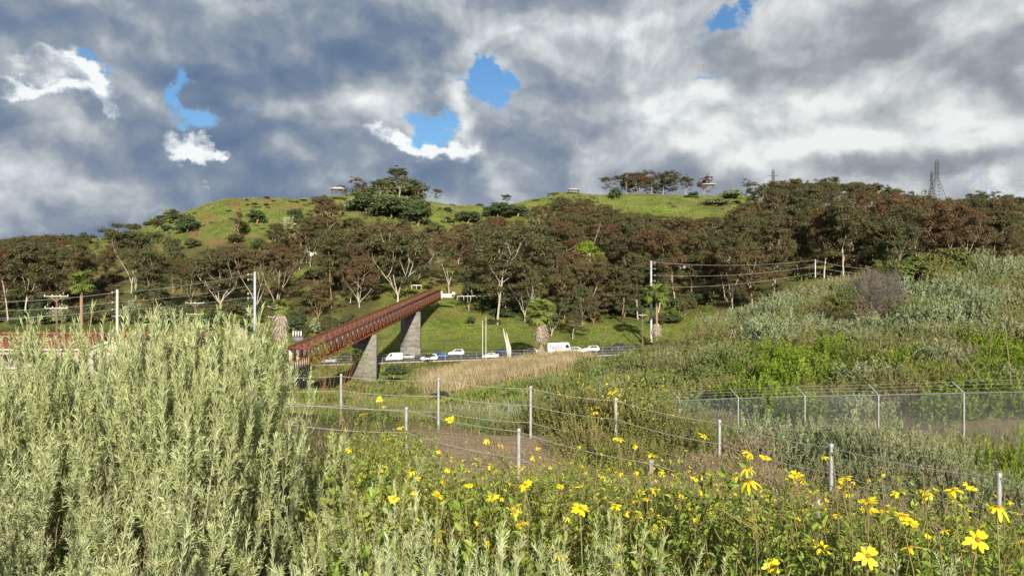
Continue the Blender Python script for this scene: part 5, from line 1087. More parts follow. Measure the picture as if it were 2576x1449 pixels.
def mound():
    rng = np.random.default_rng(21); pts = []; items = []
    for Y in np.concatenate([np.arange(28.5, 60, 3.0), np.arange(60, 112, 4.0)]):
        st = (3.0 if Y < 60 else 3.9)
        for X in np.arange((1330 - CU) / F * Y, (2680 - CU) / F * Y, st):
            pts.append((X + rng.normal() * .5, Y + rng.normal() * .7))
    for i, (X, Y) in enumerate(pts):
        u = CU + F * X / Y
        fence_y = 29 + (16.9 - X) / 18.6 * 31
        if Y < fence_y + 1.3: continue
        if u < 1500 and Y < 66: continue
        if u < 1345 + (Y < 80) * 60 or (u < 1480 and rng.random() < .35): continue
        z = h1(X, Y); v = CV - F * z / Y
        if abs(u - 2200) < 75 and 66 < Y < 80: continue
        n = fbm(X, Y, 12) + rng.normal() * .18
        if v > 893 + 70 * fbm(X, Y + 40, 14) and u > 1860: kind = 'coyote' if n > -.2 else ('brown' if n < -.38 else 'grey')
        elif u < 1900 and v > 880: kind = 'green' if n > -.1 else ('brown' if n > -.3 else 'grey')
        elif u < 1600: kind = 'green' if n > -.15 else 'grey'
        else: kind = 'grey' if n > -.22 else ('green' if n > -.38 else 'brown')
        if Y < 36 and kind != 'brown' and n > -.15: kind = 'coyote'
        r = rng.uniform(1.5, 2.9) * (1.1 if Y > 60 else .95); h = r * rng.uniform(.6, 1.2) * (.8 if u < 1650 else 1)
        if kind == 'coyote': h = rng.uniform(1.5, 2.3)
        e = shrub(kind, i, X, Y, r, h, None, 'shrubs covering the mound beyond the chain-link fence')
        items.append((e, float(u), float(Y), WORD[kind]))
    for i in range(60):
        Y = rng.uniform(42, 98); px = rng.uniform(1480, 2600); X = (px - CU) / F * Y
        e = shrub('twig', i, X, Y, rng.uniform(1.2, 2), rng.uniform(1.0, 1.7), None, 'shrubs covering the mound beyond the chain-link fence'); items.append((e, px, Y, WORD['twig']))
    rank_labels(items, lambda p: 'at the left foot of the mound' if p < 1560 else 'on the left flank' if p < 1760 else 'on the middle-left mound' if p < 1960 else 'left of the bare grey bush' if p < 2140 else 'in line with the bare grey bush' if p < 2300 else 'on the right mound' if p < 2450 else 'at the right edge of the mound',
                lambda d, p: 'lowest tier' if d < 48 else 'second tier' if d < 62 else 'middle tier' if d < 76 else 'upper tier' if d < 92 else 'crest', lambda look, z, r, n, c: f'{look} {z}, {r}' + (f', {n} from left' if c > 1 else ''))
    # the bare grey bush, the dense green bush behind it, grasses on the crest
    e = empty('bare_bush', on(2198, 72, -.1), 'large bare grey twiggy bush on the mound, purple-grey and leafless', 'bush'); L = []; tips = []; r2 = np.random.default_rng(5)
    for j in range(22): a = r2.random() * 6.28; s = r2.uniform(.1, 1.2); grow(r2, (math.cos(a) * .3, math.sin(a) * .3, -.1), (math.cos(a) * s, math.sin(a) * s, 1), 2.1, .065, 5, L, tips, .5, .16, (2, 3), .14, .70)
    mb = MB(); put_limbs(mb, [(a, np.maximum(r * 1.3, .014)) for a, r in L], 3); tw = mb.mesh('twigs', MT['twig']); zt = max(v[0][2] for v in tips); xt = max(abs(v[0][0]) for v in tips); link('twigs', tw, e, sc=(3.3 / xt, 3.3 / xt, 5.4 / zt))
    tb = [round_crown(260 + i, 8, 7, .1, toyon, 'crown', 60, 150, .36, .22) for i in range(2)]
    for i, (px, Y, w, hh, lab) in enumerate([(2290, 93, 190, 110, 'broad dense green bush behind the bare grey bush'), (2390, 95, 150, 100, 'dense green bush right of the bare grey bush'), (2225, 98, 110, 95, 'darker green bush just behind the left of the bare bush'), (2120, 84, 90, 70, 'dark green bush in shade left of the bare grey bush'), (2560, 48, 110, 90, 'leafy green bush at the right edge above the fence'), (1858, 80, 60, 36, 'dark olive bush among sage on the mound')]):
        q = on(px, Y, -.4); e = empty('dense_bush', q, lab, 'bush', None, px); e.scale = (w / F * Y / 8, w / F * Y / 8, hh / F * Y / 7); link('crown', tb[i % 2], e); link('trunk', TRK[0], e)
    mb = MB(); n = 2600; px = rng.normal(2075, 45, n); Y = rng.uniform(96, 106, n); X = (px - CU) / F * Y; B = np.stack([X, Y, H(X, Y)], 1); D = rng.normal(size=(n, 3)) * .22 + np.array((0, 0, 1)); o = B.mean(0)
    mb.leaves(B - o, D, rng.uniform(1.0, 2.2, n), .05, rng, kind='strap', bend=.25); setp(link('tall_grass', mb.mesh('tall_grass', MT['drygrass']), None, o), 'straw-coloured tall grass on the crest of the mound', 'grass', kind='stuff')
    # long pale stalks leaning over the fence at the right
    for i, (px, yb, dx, ln, Y, lab) in enumerate([(2520, 960, -60, 3.2, 33, 'long bare pale stalk leaning left above the fence'), (2536, 965, 10, 3.5, 34, 'upright bare forked stalk above the fence at the right'), (2500, 975, 70, 3.3, 33, 'bare stalk leaning right above the fence'), (2475, 905, -6, 3.0, 40, 'thin pale upright stalk among bright green shrubs')]):
        b = P3(px, yb, Y); L = []; r3 = np.random.default_rng(i); grow(r3, (0, 0, -1), (dx / 60, 0, 1), ln, .035, 2, L, [], .4, .2, (1, 2), .1, .4); mb = MB(); put_limbs(mb, L, 4); setp(link('bare_stalk', mb.mesh('bare_stalk', MT['drygrass']), None, b), lab, 'plant')
mound()

def blades(name, n, region, hgt, wd, mats, label, cat, seed, lean=.25, density=None, kind='strap', bend=.2, per=7, spread=.25):
    """grass in tufts over a region of (column range, distance range)"""
    rng = np.random.default_rng(seed); u0, u1, y0, y1 = region; k = n // per
    Y = np.sqrt(rng.uniform(y0 ** 2, y1 ** 2, k * 4)); u = rng.uniform(u0, u1, k * 4); X = (u - CU) / F * Y
    keep = np.ones(len(Y), bool) if density is None else (rng.random(len(Y)) < density(X, Y, u)); X, Y = X[keep][:k], Y[keep][:k]; k = len(X)
    tn = np.clip(.5 + fbm(X + 7, Y, max(1.5, (y0 + y1) * .05)) * .9 + rng.normal(size=k) * .2, 0, 1) / .6 * .75; X = np.repeat(X, per) + rng.normal(size=k * per) * spread; Y = np.repeat(Y, per) + rng.normal(size=k * per) * spread; m = len(X)
    B = np.stack([X, Y, H(X, Y) - .03], 1); o = np.array((0, (y0 + y1) / 2, 0)); D = rng.normal(size=(m, 3)) * lean + np.array((0, 0, 1.))
    h = np.repeat(rng.uniform(hgt[0], hgt[1], k), per) * rng.uniform(.6, 1.15, m); mb = MB(); mb.leaves(B - o, D, h, wd, rng, kind=kind, bend=bend, tint=np.clip(np.repeat(tn * .6, per) + rng.random(m) * .35 - .05, 0, 1))
    return setp(link(name, mb.mesh(name, mats), None, o), label, cat, kind='stuff')
def grasses():
    def reed_d(X, Y, u): return sstep(u, 1045, 1100) * (1 - .8 * sstep(fbm(X, Y, 14), .0, .4)) * (1 - sstep(u, 1440, 1520)) * np.where(Y < 150, sstep(u, 1120, 1250) * .8, 1)
    blades('dry_reeds', 46000, (1040, 1520, 136, 193), (.8, 2.6), .09, MT['reed'], 'band of tall straw-coloured dry reeds below the road', 'reeds', 31, .2, reed_d, per=9, spread=.4)
    blades('valley_weeds', 42000, (-100, 1460, 40, 205), (.35, .95), .13, MT['weed'], 'green weeds covering the valley floor below the bridge', 'weeds', 32, .45, lambda X, Y, u: np.where((u > 1080) & (Y > 128), .05, .35 + .6 * (fbm(X, Y, 12) > -.1)), per=8, spread=.35)
    blades('valley_straw', 20000, (300, 1460, 40, 205), (.4, 1.1), .08, MT['drygrass'], 'dry straw grass scattered over the valley floor', 'grass', 33, .35, lambda X, Y, u: np.where(fbm(X, Y + 9, 16) > .05, .9, .1), per=8, spread=.4)
    blades('yellow_weeds', 1800, (930, 1330, 60, 118), (.4, .9), .10, MT['mustard'], 'yellowish low weeds beyond the near fences', 'weeds', 34, .5, lambda X, Y, u: np.where(fbm(X, Y + 3, 9) > .1, 1, .05), per=8, spread=.4)
    blades('slope_grass', 36000, (960, 1800, 236, 300), (.2, .45), .22, MT['weed'], 'lush green grass of the slope beyond the road', 'grass', 35, .6, lambda X, Y, u: .3 + .7 * (fbm(X, Y, 10) > 0), per=6, spread=.8)
    blades('hill_grass', 42000, (340, 1900, 385, 525), (.35, .8), .40, MT['weed'], 'rough green grass over the distant hilltops', 'grass', 41, .6, lambda X, Y, u: .35 + .65 * (fbm(X, Y, 22) > -.1), per=5, spread=1.4)
    blades('hill_straw', 16000, (340, 1900, 385, 525), (.35, .9), .30, MT['drygrass'], 'dry patches of grass over the distant hilltops', 'grass', 42, .6, lambda X, Y, u: np.where(fbm(X + 40, Y, 26) > .08, .9, .03), per=5, spread=1.4)
    blades('mound_grass', 9000, (1330, 2640, 34, 108), (.25, .6), .05, MT['weed'], 'green grass between the shrubs of the mound', 'grass', 36, .4, lambda X, Y, u: .4 + .6 * (fbm(X, Y, 8) > 0), per=9, spread=.3)
    blades('mound_straw', 11000, (1500, 2640, 34, 108), (.3, .9), .035, MT['drygrass'], 'dry grass between the shrubs of the mound', 'grass', 37, .4, lambda X, Y, u: .2 + .8 * (fbm(X + 9, Y, 8) > 0), per=9, spread=.3)
    blades('fence_grass', 16000, (640, 2640, 12, 44), (.15, .5), .016, MT['weed'], 'green grass growing around the chain-link fence', 'grass', 38, .45, lambda X, Y, u: np.where(Y < 19, (u < 1060) * 1.0, .15 + .85 * (fbm(X, Y, 4) > -.05)), per=10, spread=.14)
    blades('fence_straw', 9000, (700, 2640, 15, 44), (.2, .7), .010, MT['drygrass'], 'thin dry grass around the chain-link fence', 'grass', 39, .45, lambda X, Y, u: .15 + .85 * (fbm(X + 20, Y, 4) > 0), per=8, spread=.14)
    rng = np.random.default_rng(8); n = 9000; Y = rng.uniform(7.5, 27, n); u = rng.uniform(900, 2640, n); X = (u - CU) / F * Y; B = np.stack([X, Y, H(X, Y) + .012], 1); o = np.array((0, 15, 0)); mb = MB()
    mb.leaves(B - o, rng.normal(size=(n, 3)) * np.array((1, 1, .15)), rng.uniform(.03, .09, n), rng.uniform(.01, .03, n), rng, nrm=np.tile((0, 0, 1.), (n, 1)))
    setp(link('wood_chips', mb.mesh('wood_chips', surfmat('wood_chip', (.55, .38, .24), (.34, .21, .13), 3, .9)), None, o), 'tan and brown wood chips strewn over the bare trail', 'wood chips', kind='stuff')
grasses()

# ---------------------------------------------------------------- chain-link fence
def chainlink():
    P0, P1 = np.array((-7.5, 69.7)), np.array((21.6, 21.2)); n = int(np.linalg.norm(P1 - P0) / 3.08); pts = [P0 + (P1 - P0) * i / n for i in range(n + 1)]
    # bring the line onto its posts as seen
    known = sorted([((u - CU) / F * Y, Y, (CV - v) / F * Y) for u, v, Y in [(2640, 984, 26.3), (2425, 988, 29), (2210, 993, 31.6), (2025, 996, 34.2), (1857, 1001, 36.9), (1710, 1007, 39.8), (1590, 1010, 42.7), (1490, 1011, 46), (1405, 1012, 49.5), (1335, 1013, 53), (1280, 1014, 56.5), (1232, 1015, 60), (1180, 1018, 63), (1134, 1022, 66), (1085, 1026, 69), (1038, 1030, 72)]])
    K_ = np.array(known); root = empty('chain_link_fence', (K_[0][0], K_[0][1], K_[0][2] - 1.9), 'silver chain-link fence with angled barbed-wire arms running across below the mound', 'fence'); o = np.array(root.location)
    pm = MB(); pm.tubes([[(0, 0, -.3), (0, 0, 1.0), (0, 0, 1.86)]], .034, 8); pm = pm.mesh('post', MT['galv'], True)
    am = MB(); am.tubes([[(0, 0, 1.82), (-.12, .16, 2.02), (-.26, .33, 2.2)]], .02, 5); am = am.mesh('barb_arm', MT['galv'])
    mb = MB(); mb.tubes([[(x, y, z) for x, y, z in (K_ - o + (0, 0, 0))]], .024, 8); link('top_rail', mb.mesh('top_rail', MT['galv'], True), root)
    for x, y, z in K_: p = link('post', pm, root, (x - o[0], y - o[1], z - o[2] - 1.82)); link('barb_arm', am, p)
    for k, (a, b) in enumerate(((-.09, 1.97 - 1.82), (-.17, 2.09 - 1.82), (-.26, 2.2 - 1.82))):
        mb = MB(); mb.tubes([[(x + a, y - a * 1.25, z + b) for x, y, z in (K_ - o)]], .008, 4); link('barbed_wire', mb.mesh('barbed_wire', MT['cable']), root)
    # the woven mesh, bay by bay
    mb = MB(); hgt = 1.78; c = .075
    for (a, b) in zip(K_[:-1], K_[1:]):
        L = np.linalg.norm((b - a)[:2]); m = int(L / c); s = np.arange(-int(hgt / c), m + 1) * c
        for sg in (1, -1):
            s0 = s if sg > 0 else s + hgt; s1 = s0 + sg * hgt; z0 = np.zeros(len(s)); z1 = np.full(len(s), -hgt)
            def cl(sa, za, sb, zb):   # clip each wire to its bay
                t0 = np.clip((0 - sa) / (sb - sa), 0, 1); t1 = np.clip((L - sa) / (sb - sa), 0, 1); lo = np.minimum(t0, t1); hi = np.maximum(t0, t1); return lo, hi
            lo, hi = cl(s0, z0, s1, z1); k = hi - lo > .02; s0, s1, lo, hi = s0[k], s1[k], lo[k], hi[k]
            def pt(t): q = (s0 + (s1 - s0) * t) / L; return np.stack([a[0] + (b[0] - a[0]) * q, a[1] + (b[1] - a[1]) * q, a[2] + (b[2] - a[2]) * q - hgt * t], 1)
            A, B2 = pt(lo) - o, pt(hi) - o; mb.tubes(np.stack([A, (A + B2) / 2, B2], 1), .0029, 3)
    link('wire_mesh', mb.mesh('wire_mesh', MT['galv']), root)
chainlink()

# ---------------------------------------------------------------- trail posts and cables
def trail():
    back = [(140, 947, 28), (290, 945, 25), (575, 941, 22.8), (858, 940, 21), (1103, 950, 19.5), (1335, 970, 18), (1549, 1000, 16.5), (1810, 1055, 14.5), (2091, 1115, 12), (2513, 1188, 9.5), (3000, 1290, 7.4)]
    front = [(60, 988, 19), (308, 990, 17.2), (700, 1003, 16.4), (1022, 1023, 15.3), (1305, 1077, 13), (1638, 1155, 10.6), (2057, 1255, 8.6), (2700, 1420, 6.6)]
    H_ = 1.12; pm = MB(); pm.tubes([[(0, 0, -.25), (0, 0, .6), (0, 0, H_ - .03), (0, 0, H_ - .01)]], .031, 12); pm = pm.mesh('shaft', MT['galv'], True)
    cm = MB(); cm.tubes([[(0, 0, H_ - .04), (0, 0, H_ - .012), (0, 0, H_), (0, 0, H_ + .006)]], [[.036, .036, .028, .004]], 12); cm = cm.mesh('cap', MT['galv'], True)
    names = {290: 'steel trail post behind the sage, left of the small one', 575: 'steel trail post hidden among the sage tips', 858: 'steel trail post in front of the bridge pier', 1103: 'steel trail post right of the pier below the dry reeds', 1335: 'steel trail post against the green slope right of centre', 1549: 'steel trail post in the brown flowering bush', 1810: 'steel trail post left of the big sagebrush', 2091: 'steel trail post against the big sagebrush', 2513: 'nearest tall steel trail post at the right edge', 140: 'steel trail post at the far left behind sage', 3000: 'steel trail post outside the right edge',
             308: 'short steel post beside the left tall one behind the sage', 700: 'short steel post hidden in the sage clump', 1022: 'short steel post near the chain-link corner', 1305: 'short steel post standing in the bare trail', 1638: 'short steel post with a yellow flower at its top', 2057: 'short steel post among seed heads at the lower right', 60: 'short steel post at the far left in sage', 2700: 'short steel post outside the lower right edge'}
    for lst, grp, nm in ((back, 'tall cable-rail posts on the far side of the trail', 'trail_post'), (front, 'cable-rail posts on the near side of the trail', 'trail_post')):
        T = []
        for (px, py, Y) in lst:
            t = P3(px, py, Y); T.append(t)
            if px in (3000, 2700, 140, 60, 700): continue
            e = empty(nm, t - np.array((0, 0, H_)), names[px], 'post', grp); link('shaft', pm, e); link('cap', cm, e)
            # run down to the soil where the ground is lower
        T = np.array(T); fr = grp.startswith('cable')
        for k, dz in enumerate((.06, .45, .85) if not fr else (.05, .5)):
            P = []
            for a, b in zip(T[:-1], T[1:]):
                t = np.linspace(0, 1, 9)[:-1, None]; q = a * (1 - t) + b * t - np.array((0, 0, dz)); q[:, 2] -= .05 * 4 * t[:, 0] * (1 - t[:, 0]); q[:, 1] -= .034; P.append(q)
            P = np.concatenate(P + [[T[-1] - np.array((0, .034, dz))]]); o = P[0].copy(); mb = MB(); mb.tubes([P - o], .0065, 5)
            setp(link('rail_cable', mb.mesh('rail_cable', MT['cable'], True), None, o), ('top', 'middle', 'bottom')[k] + ' steel cable strung along the ' + ('near' if fr else 'far') + ' side of the trail', 'cable')
trail()
# ---------------------------------------------------------------- near scrub
def sage_plant(seed, nst=14, leafL=(.018, .042), wd=.0034, hmin=.38, spread=.75, nleaf=190, nside=9):
    """upright aromatic sage, about 1 m high: pale wands clothed in narrow leaves"""
    rng = np.random.default_rng(seed); mb = MB(); st = MB(); PB, PD, PL, PT = [], [], [], []; paths = []; rads = []
    for i in range(nst):
        a = rng.random() * 6.28; lean = rng.random() ** .8 * spread; L = rng.uniform(hmin, 1.0) if i else 1.0
        d0 = unit(np.array((math.cos(a) * lean * 1.3, math.sin(a) * lean * 1.3, 1))); d1 = unit(np.array((math.cos(a) * lean * .5, math.sin(a) * lean * .5, 1)) + rng.normal(size=3) * .13)
        t = np.linspace(0, 1, 9)[:, None]; b = np.array((math.cos(a) * .05, math.sin(a) * .05, -.05)) + rng.normal(size=3) * np.array((.03, .03, 0))
        p = b + d0 * L * (t - t * t * .5) + d1 * L * t * t * .5; paths.append(p); rads.append(np.linspace(.007, .0022, 9))
        def clothe(p, n, t0, out, l0):
            s = t0 + (1 - t0) * rng.random(n) ** .85; j = np.minimum((s * 8).astype(int), 7); f = s * 8 - j; B = p[j] * (1 - f[:, None]) + p[j + 1] * f[:, None]; dr = unit(p[j + 1] - p[j])
            o = rng.normal(size=(n, 3)); o = unit(o - dr * (o * dr).sum(1, keepdims=True)); w = out * (1 - .45 * s ** 6)[:, None]
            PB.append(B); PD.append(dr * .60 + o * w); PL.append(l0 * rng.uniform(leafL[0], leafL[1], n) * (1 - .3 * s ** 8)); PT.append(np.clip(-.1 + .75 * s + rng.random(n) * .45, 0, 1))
        clothe(p, nleaf, .22, .75, 1.0)
        for j in range(nside):
            s = rng.uniform(.2, .92); k = int(s * 8); q = p[k] * (1 - (s * 8 - k)) + p[min(k + 1, 8)] * (s * 8 - k); aa = rng.random() * 6.28; ds = unit(np.array((math.cos(aa), math.sin(aa), rng.uniform(.7, 1.4)))); ls = rng.uniform(.06, .22) * (1.15 - s * .7)
            pp = q + ds * ls * t + np.array((0, 0, 1)) * ls * .25 * t * t; paths.append(pp); rads.append(np.linspace(.002, .001, 9)); clothe(pp, int(30 + 230 * ls), .02, .8, .85)
    st.tubes(np.array(paths), np.array(rads), 3, tint=.5)
    B, D, L, T = map(np.concatenate, (PB, PD, PL, PT)); mb.leaves(B, D, L, wd, rng, kind='strap', tint=T, bend=.38)
    return mb.mesh('foliage', MT['sage']), st.mesh('stems', MT['sagestem']), max(q[-1][2] for q in paths)
SAGE = [sage_plant(300 + i, spread=[.6, .8, 1.1, .7, 1.3, .55, .9][i], nst=[14, 12, 9, 16, 10, 11, 13][i], hmin=[.38, .3, .5, .3, .4, .55, .35][i]) for i in range(7)]
FULL = [sage_plant(320 + i, spread=[.34, .46, .58][i], nst=18, hmin=[.80, .72, .76][i], nleaf=170, nside=8) for i in range(3)]
DEADST = [twig_shrub(310 + i, MT['browntwig'], 7, 3, .30, .010, .38, .45) for i in range(3)]
def add_sage():
    rng = np.random.default_rng(44); items = []
    def sage(px, ytop, Y, wide=1.0):
        X = (px - CU) / F * Y; z = h1(X, Y) - .03; hh = (CV - ytop) / F * Y - z
        if 262 < px < 322 and ytop < 1045: return
        if px > 575 and Y > 3.7: ytop += 55; hh -= 55 / F * Y
        if hh < .35: return
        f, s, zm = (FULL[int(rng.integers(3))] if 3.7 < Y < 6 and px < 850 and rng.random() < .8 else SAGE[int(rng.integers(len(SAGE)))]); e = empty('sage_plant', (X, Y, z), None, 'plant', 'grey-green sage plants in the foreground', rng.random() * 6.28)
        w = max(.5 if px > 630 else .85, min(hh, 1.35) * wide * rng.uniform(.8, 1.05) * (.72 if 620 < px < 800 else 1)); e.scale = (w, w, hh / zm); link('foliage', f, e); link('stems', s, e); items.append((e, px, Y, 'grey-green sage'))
        if rng.random() < .6: link('dead_branches', DEADST[int(rng.integers(3))], e, sc=(.62, .62, .78 * zm))
    # the tallest tips
    for px, yt, Y in [(76, 832, 4.6), (112, 885, 4.3), (178, 768, 4.4), (240, 835, 5.4), (326, 772, 4.5), (398, 768, 4.6), (432, 762, 4.4), (472, 805, 4.7), (527, 765, 4.5), (640, 800, 4.6), (572, 850, 4.9), (560, 850, 5.6), (20, 905, 4.6), (140, 800, 5.5), (368, 850, 5.5), (165, 790, 4.7), (195, 800, 5.2), (345, 782, 5.0), (415, 790, 5.1), (455, 800, 5.0), (500, 790, 5.2), (545, 790, 4.8), (560, 870, 4.2), (385, 830, 4.1), (95, 860, 5.1), (45, 880, 5.2)]: sage(px, yt, Y, .8)
    ex = [-90, 0, 60, 120, 180, 225, 258, 325, 352, 400, 500, 600, 660, 720, 780, 840, 900]; ey = [895, 890, 880, 855, 800, 890, 1050, 1050, 860, 810, 805, 850, 935, 985, 1020, 1050, 1095]
    for Y, add_, jit, st in ((5.6, 0, 55, .48), (4.7, 15, 70, .46), (3.9, 80, 90, .44), (3.2, 180, 120, .44), (2.6, 310, 120, .40), (2.05, 440, 90, .36)):
        stp = st * F / Y
        for px in np.arange(-90, 900, stp):
            px2 = px + rng.normal() * stp * .25
            if px2 > 850 and Y > 3.5: continue
            if fbm(px2 / 130 + Y * 3, Y * 4.1, 3) < -.22 and Y < 4.9: continue        # gaps that show the dark inside of the thicket
            sage(px2, np.interp(px2, ex, ey) + add_ + (abs(rng.normal()) * jit * 1.25 - 25) + (60 if px2 > 800 else 0), Y + rng.normal() * .15, rng.uniform(.75, 1.05))
    for px, yt, Y in [(1000, 1400, 2.0), (1080, 1430, 1.9), (1170, 1440, 1.9), (1250, 1330, 2.6), (1450, 1310, 2.5), (1510, 1330, 2.4), (1000, 1330, 2.3), (1140, 1270, 3.0), (1040, 1240, 3.3), (2480, 1350, 5.5), (2380, 1400, 2.3), (960, 1130, 4.4), (905, 1060, 5.4), (1010, 1180, 4.2), (985, 1290, 2.6), (1060, 1300, 2.4), (1150, 1310, 2.5), (1110, 1360, 2.1), (1210, 1390, 2.1), (930, 1220, 3.0), (880, 1150, 3.6), (1480, 1290, 2.7), (1420, 1340, 2.4), (1540, 1360, 2.3), (1360, 1400, 2.1), (1330, 1240, 4.4), (1500, 1200, 6.2),
                      (1700, 1230, 4.6), (1745, 1190, 5.8), (1560, 1180, 7.0), (2420, 1290, 7.2), (2560, 1300, 6.6), (1280, 1120, 9.0), (1190, 1160, 7.0), (1700, 1330, 2.8)]: sage(px, yt, Y, .8)
    rank_labels(items, lambda p: 'at the left edge' if p < 90 else 'left of the white pole' if p < 280 else 'below the white pole' if p < 440 else 'between the pale poles' if p < 600 else 'below the left steel pole' if p < 740 else 'below the bridge end' if p < 860 else 'left of the yellow flowers' if p < 1100 else 'among the yellow flowers' if p < 1600 else 'right among the yellow flowers',
                lambda d, p: 'nearest row' if d < 2.35 else 'second row' if d < 2.9 else 'third row' if d < 3.6 else 'fourth row' if d < 4.3 else 'fifth row' if d < 5.15 else 'back row', lambda look, z, r, n, c: f'{look} plant {z}, {r}' + (f', {n} from left' if c > 1 else ''))
add_sage()

# ---------------------------------------------------------------- yellow bush sunflowers
def flower_mesh(seed, npet=13, r=.031, droop=.15):
    rng = np.random.default_rng(seed); a = np.arange(npet) * 2 * np.pi / npet + rng.normal(size=npet) * .16; mb = MB(); L = r * rng.uniform(.66, 1.1, npet); w = r * rng.uniform(.30, .40, npet)
    for k in range(npet):
        c, s = math.cos(a[k]), math.sin(a[k]); d = np.array((c, s, 0)); x = np.array((-s, c, 0)); z = np.array((0, 0, 1.)); b = .006; dr = droop * rng.uniform(.2, 1.6); tw = rng.normal() * .25; V = []
        for t, ww in ((0, .35), (.35, .95), (.7, 1.0), (.93, .6), (1.0, .12)):
            m = d * (b + L[k] * t) + z * (.004 - dr * L[k] * t * t + .12 * L[k] * t); 
            for sg in (-1, 1): V.append(m + x * sg * w[k] * ww / 2 + z * sg * tw * w[k] * .3 + z * (-.10 * w[k] if sg else 0))
        mb.add(V, [(i, i + 1, i + 3, i + 2) for i in (0, 2, 4, 6)], tint=rng.random())
    pet = mb.mesh('flower_head', MT['petal']); mb = MB(); t = np.linspace(0, 2 * np.pi, 11)[:-1]
    for rr, z in (): pass
    secs = [(.0088, -.003), (.0098, .002), (.0085, .006), (.004, .0085), (.0005, .0088)]; V = np.array([(q * math.cos(b), q * math.sin(b), z) for q, z in secs for b in t]); n = len(t)
    mb.add(V, [(i * n + j, i * n + (j + 1) % n, (i + 1) * n + (j + 1) % n, (i + 1) * n + j) for i in range(4) for j in range(n)], tint=.3)
    g = rng.normal(size=(60, 3)) * .004; g[:, 2] = 0; mb.leaves(g + np.array((0, 0, .005)), rng.normal(size=(60, 3)) * .3 + np.array((0, 0, 1)), .0055, .0012, rng)
    return pet, mb.mesh('flower_disc', MT['disc'])
FLW = [flower_mesh(400 + i, [9, 11, 10, 8, 12][i], droop=[.05, .25, .5, .9, .15][i]) for i in range(5)]
def stalk_mesh(n=6):
    mb = MB(); t = np.linspace(0, 1, 7)[:, None]; mb.tubes([t * np.array((0, 0, 1.)) + np.sin(t * 2.4) * np.array((.05, .02, 0)) * (1 - t)], [[.0019] * 6 + [.0026]], 5, tint=.3); return mb
STALK = stalk_mesh().mesh('flower_stalk', MT['enceliastem'])
def put_flower(e, loc, nrm, size, root_pt, i, rng):
    """flower head with its disc, and a stalk that ends under it"""
    pet, dsc = FLW[i % 5]; q = Vector(nrm).to_track_quat('Z', 'Y'); s = size / .064
    h_ = link('flower_head', pet, e, loc); h_.rotation_euler = (q.to_matrix() @ Matrix.Rotation(rng.random() * 6, 3, 'Z')).to_euler(); h_.scale = (s, s, s)
    link('flower_disc', dsc, h_, sc=.8)
    d = Vector(loc) - Vector(nrm) * .004 - Vector(root_pt); L = d.length; st = link('flower_stalk', STALK, e, root_pt); st.rotation_euler = d.to_track_quat('Z', 'Y').to_euler(); st.scale = (1, 1, L)
    return h_
def encelia_plant(seed, nst=27, hgt=.78):
    rng = np.random.default_rng(seed); st = MB(); mb = MB(); sd_ = []; paths = []; rads = []; PB, PD, PL, PT = [], [], [], []; tops = []
    for i in range(nst):
        a = rng.random() * 6.28; lean = rng.random() ** .6 * .62; L = hgt * rng.uniform(.6, 1.05); d0 = unit(np.array((math.cos(a) * lean * 1.2, math.sin(a) * lean * 1.2, 1))); t = np.linspace(0, 1, 8)[:, None]
        p = np.array((math.cos(a) * .06, math.sin(a) * .06, -.04)) + d0 * L * t + np.array((0, 0, 1)) * L * .12 * t * t + rng.normal(size=3) * .05 * t * t; paths.append(p); rads.append(np.linspace(.0045, .0018, 8)); tops.append(p[-1])
        n = 36; s = .12 + .88 * rng.random(n) ** .75; j = np.minimum((s * 7).astype(int), 6); f = (s * 7 - j)[:, None]; B = p[j] * (1 - f) + p[j + 1] * f; o = rng.normal(size=(n, 3)); o[:, 2] = np.abs(o[:, 2]) * .4
        PB.append(B); PD.append(unit(o) + np.array((0, 0, .45))); PL.append(rng.uniform(.018, .050, n)); PT.append(rng.random(n))
        if i % 7 == 0:       # spent seed head on a bare stalk
            q = p[-1] + np.array((rng.normal() * .04, rng.normal() * .04, rng.uniform(.08, .2))); paths.append(p[-1] + (q - p[-1]) * t); rads.append(np.full(8, .0013)); sd_.append(tuple(q))
    st.tubes(np.array(paths), np.array([np.resize(r, 8) for r in rads]), 3, tint=rng.random(len(paths)))
    B, D, L, T = map(np.concatenate, (PB, PD, PL, PT)); mb.leaves(B, D, L, L * .42, rng, nrm=np.tile((0, 0, 1.), (len(B), 1)), kind='ovate', tint=T, roll=1.6)
    return mb.mesh('foliage', MT['encelia']), st.mesh('stems', MT['enceliastem']), sd_, tops
_b = unit(np.random.default_rng(3).normal(size=(30, 3))); SEED = MB().leaves(_b * .001, _b, .011, .004, np.random.default_rng(3), nrm=_b).mesh('seed_head', MT['seed'])
ENC = [encelia_plant(500 + i) for i in range(6)]
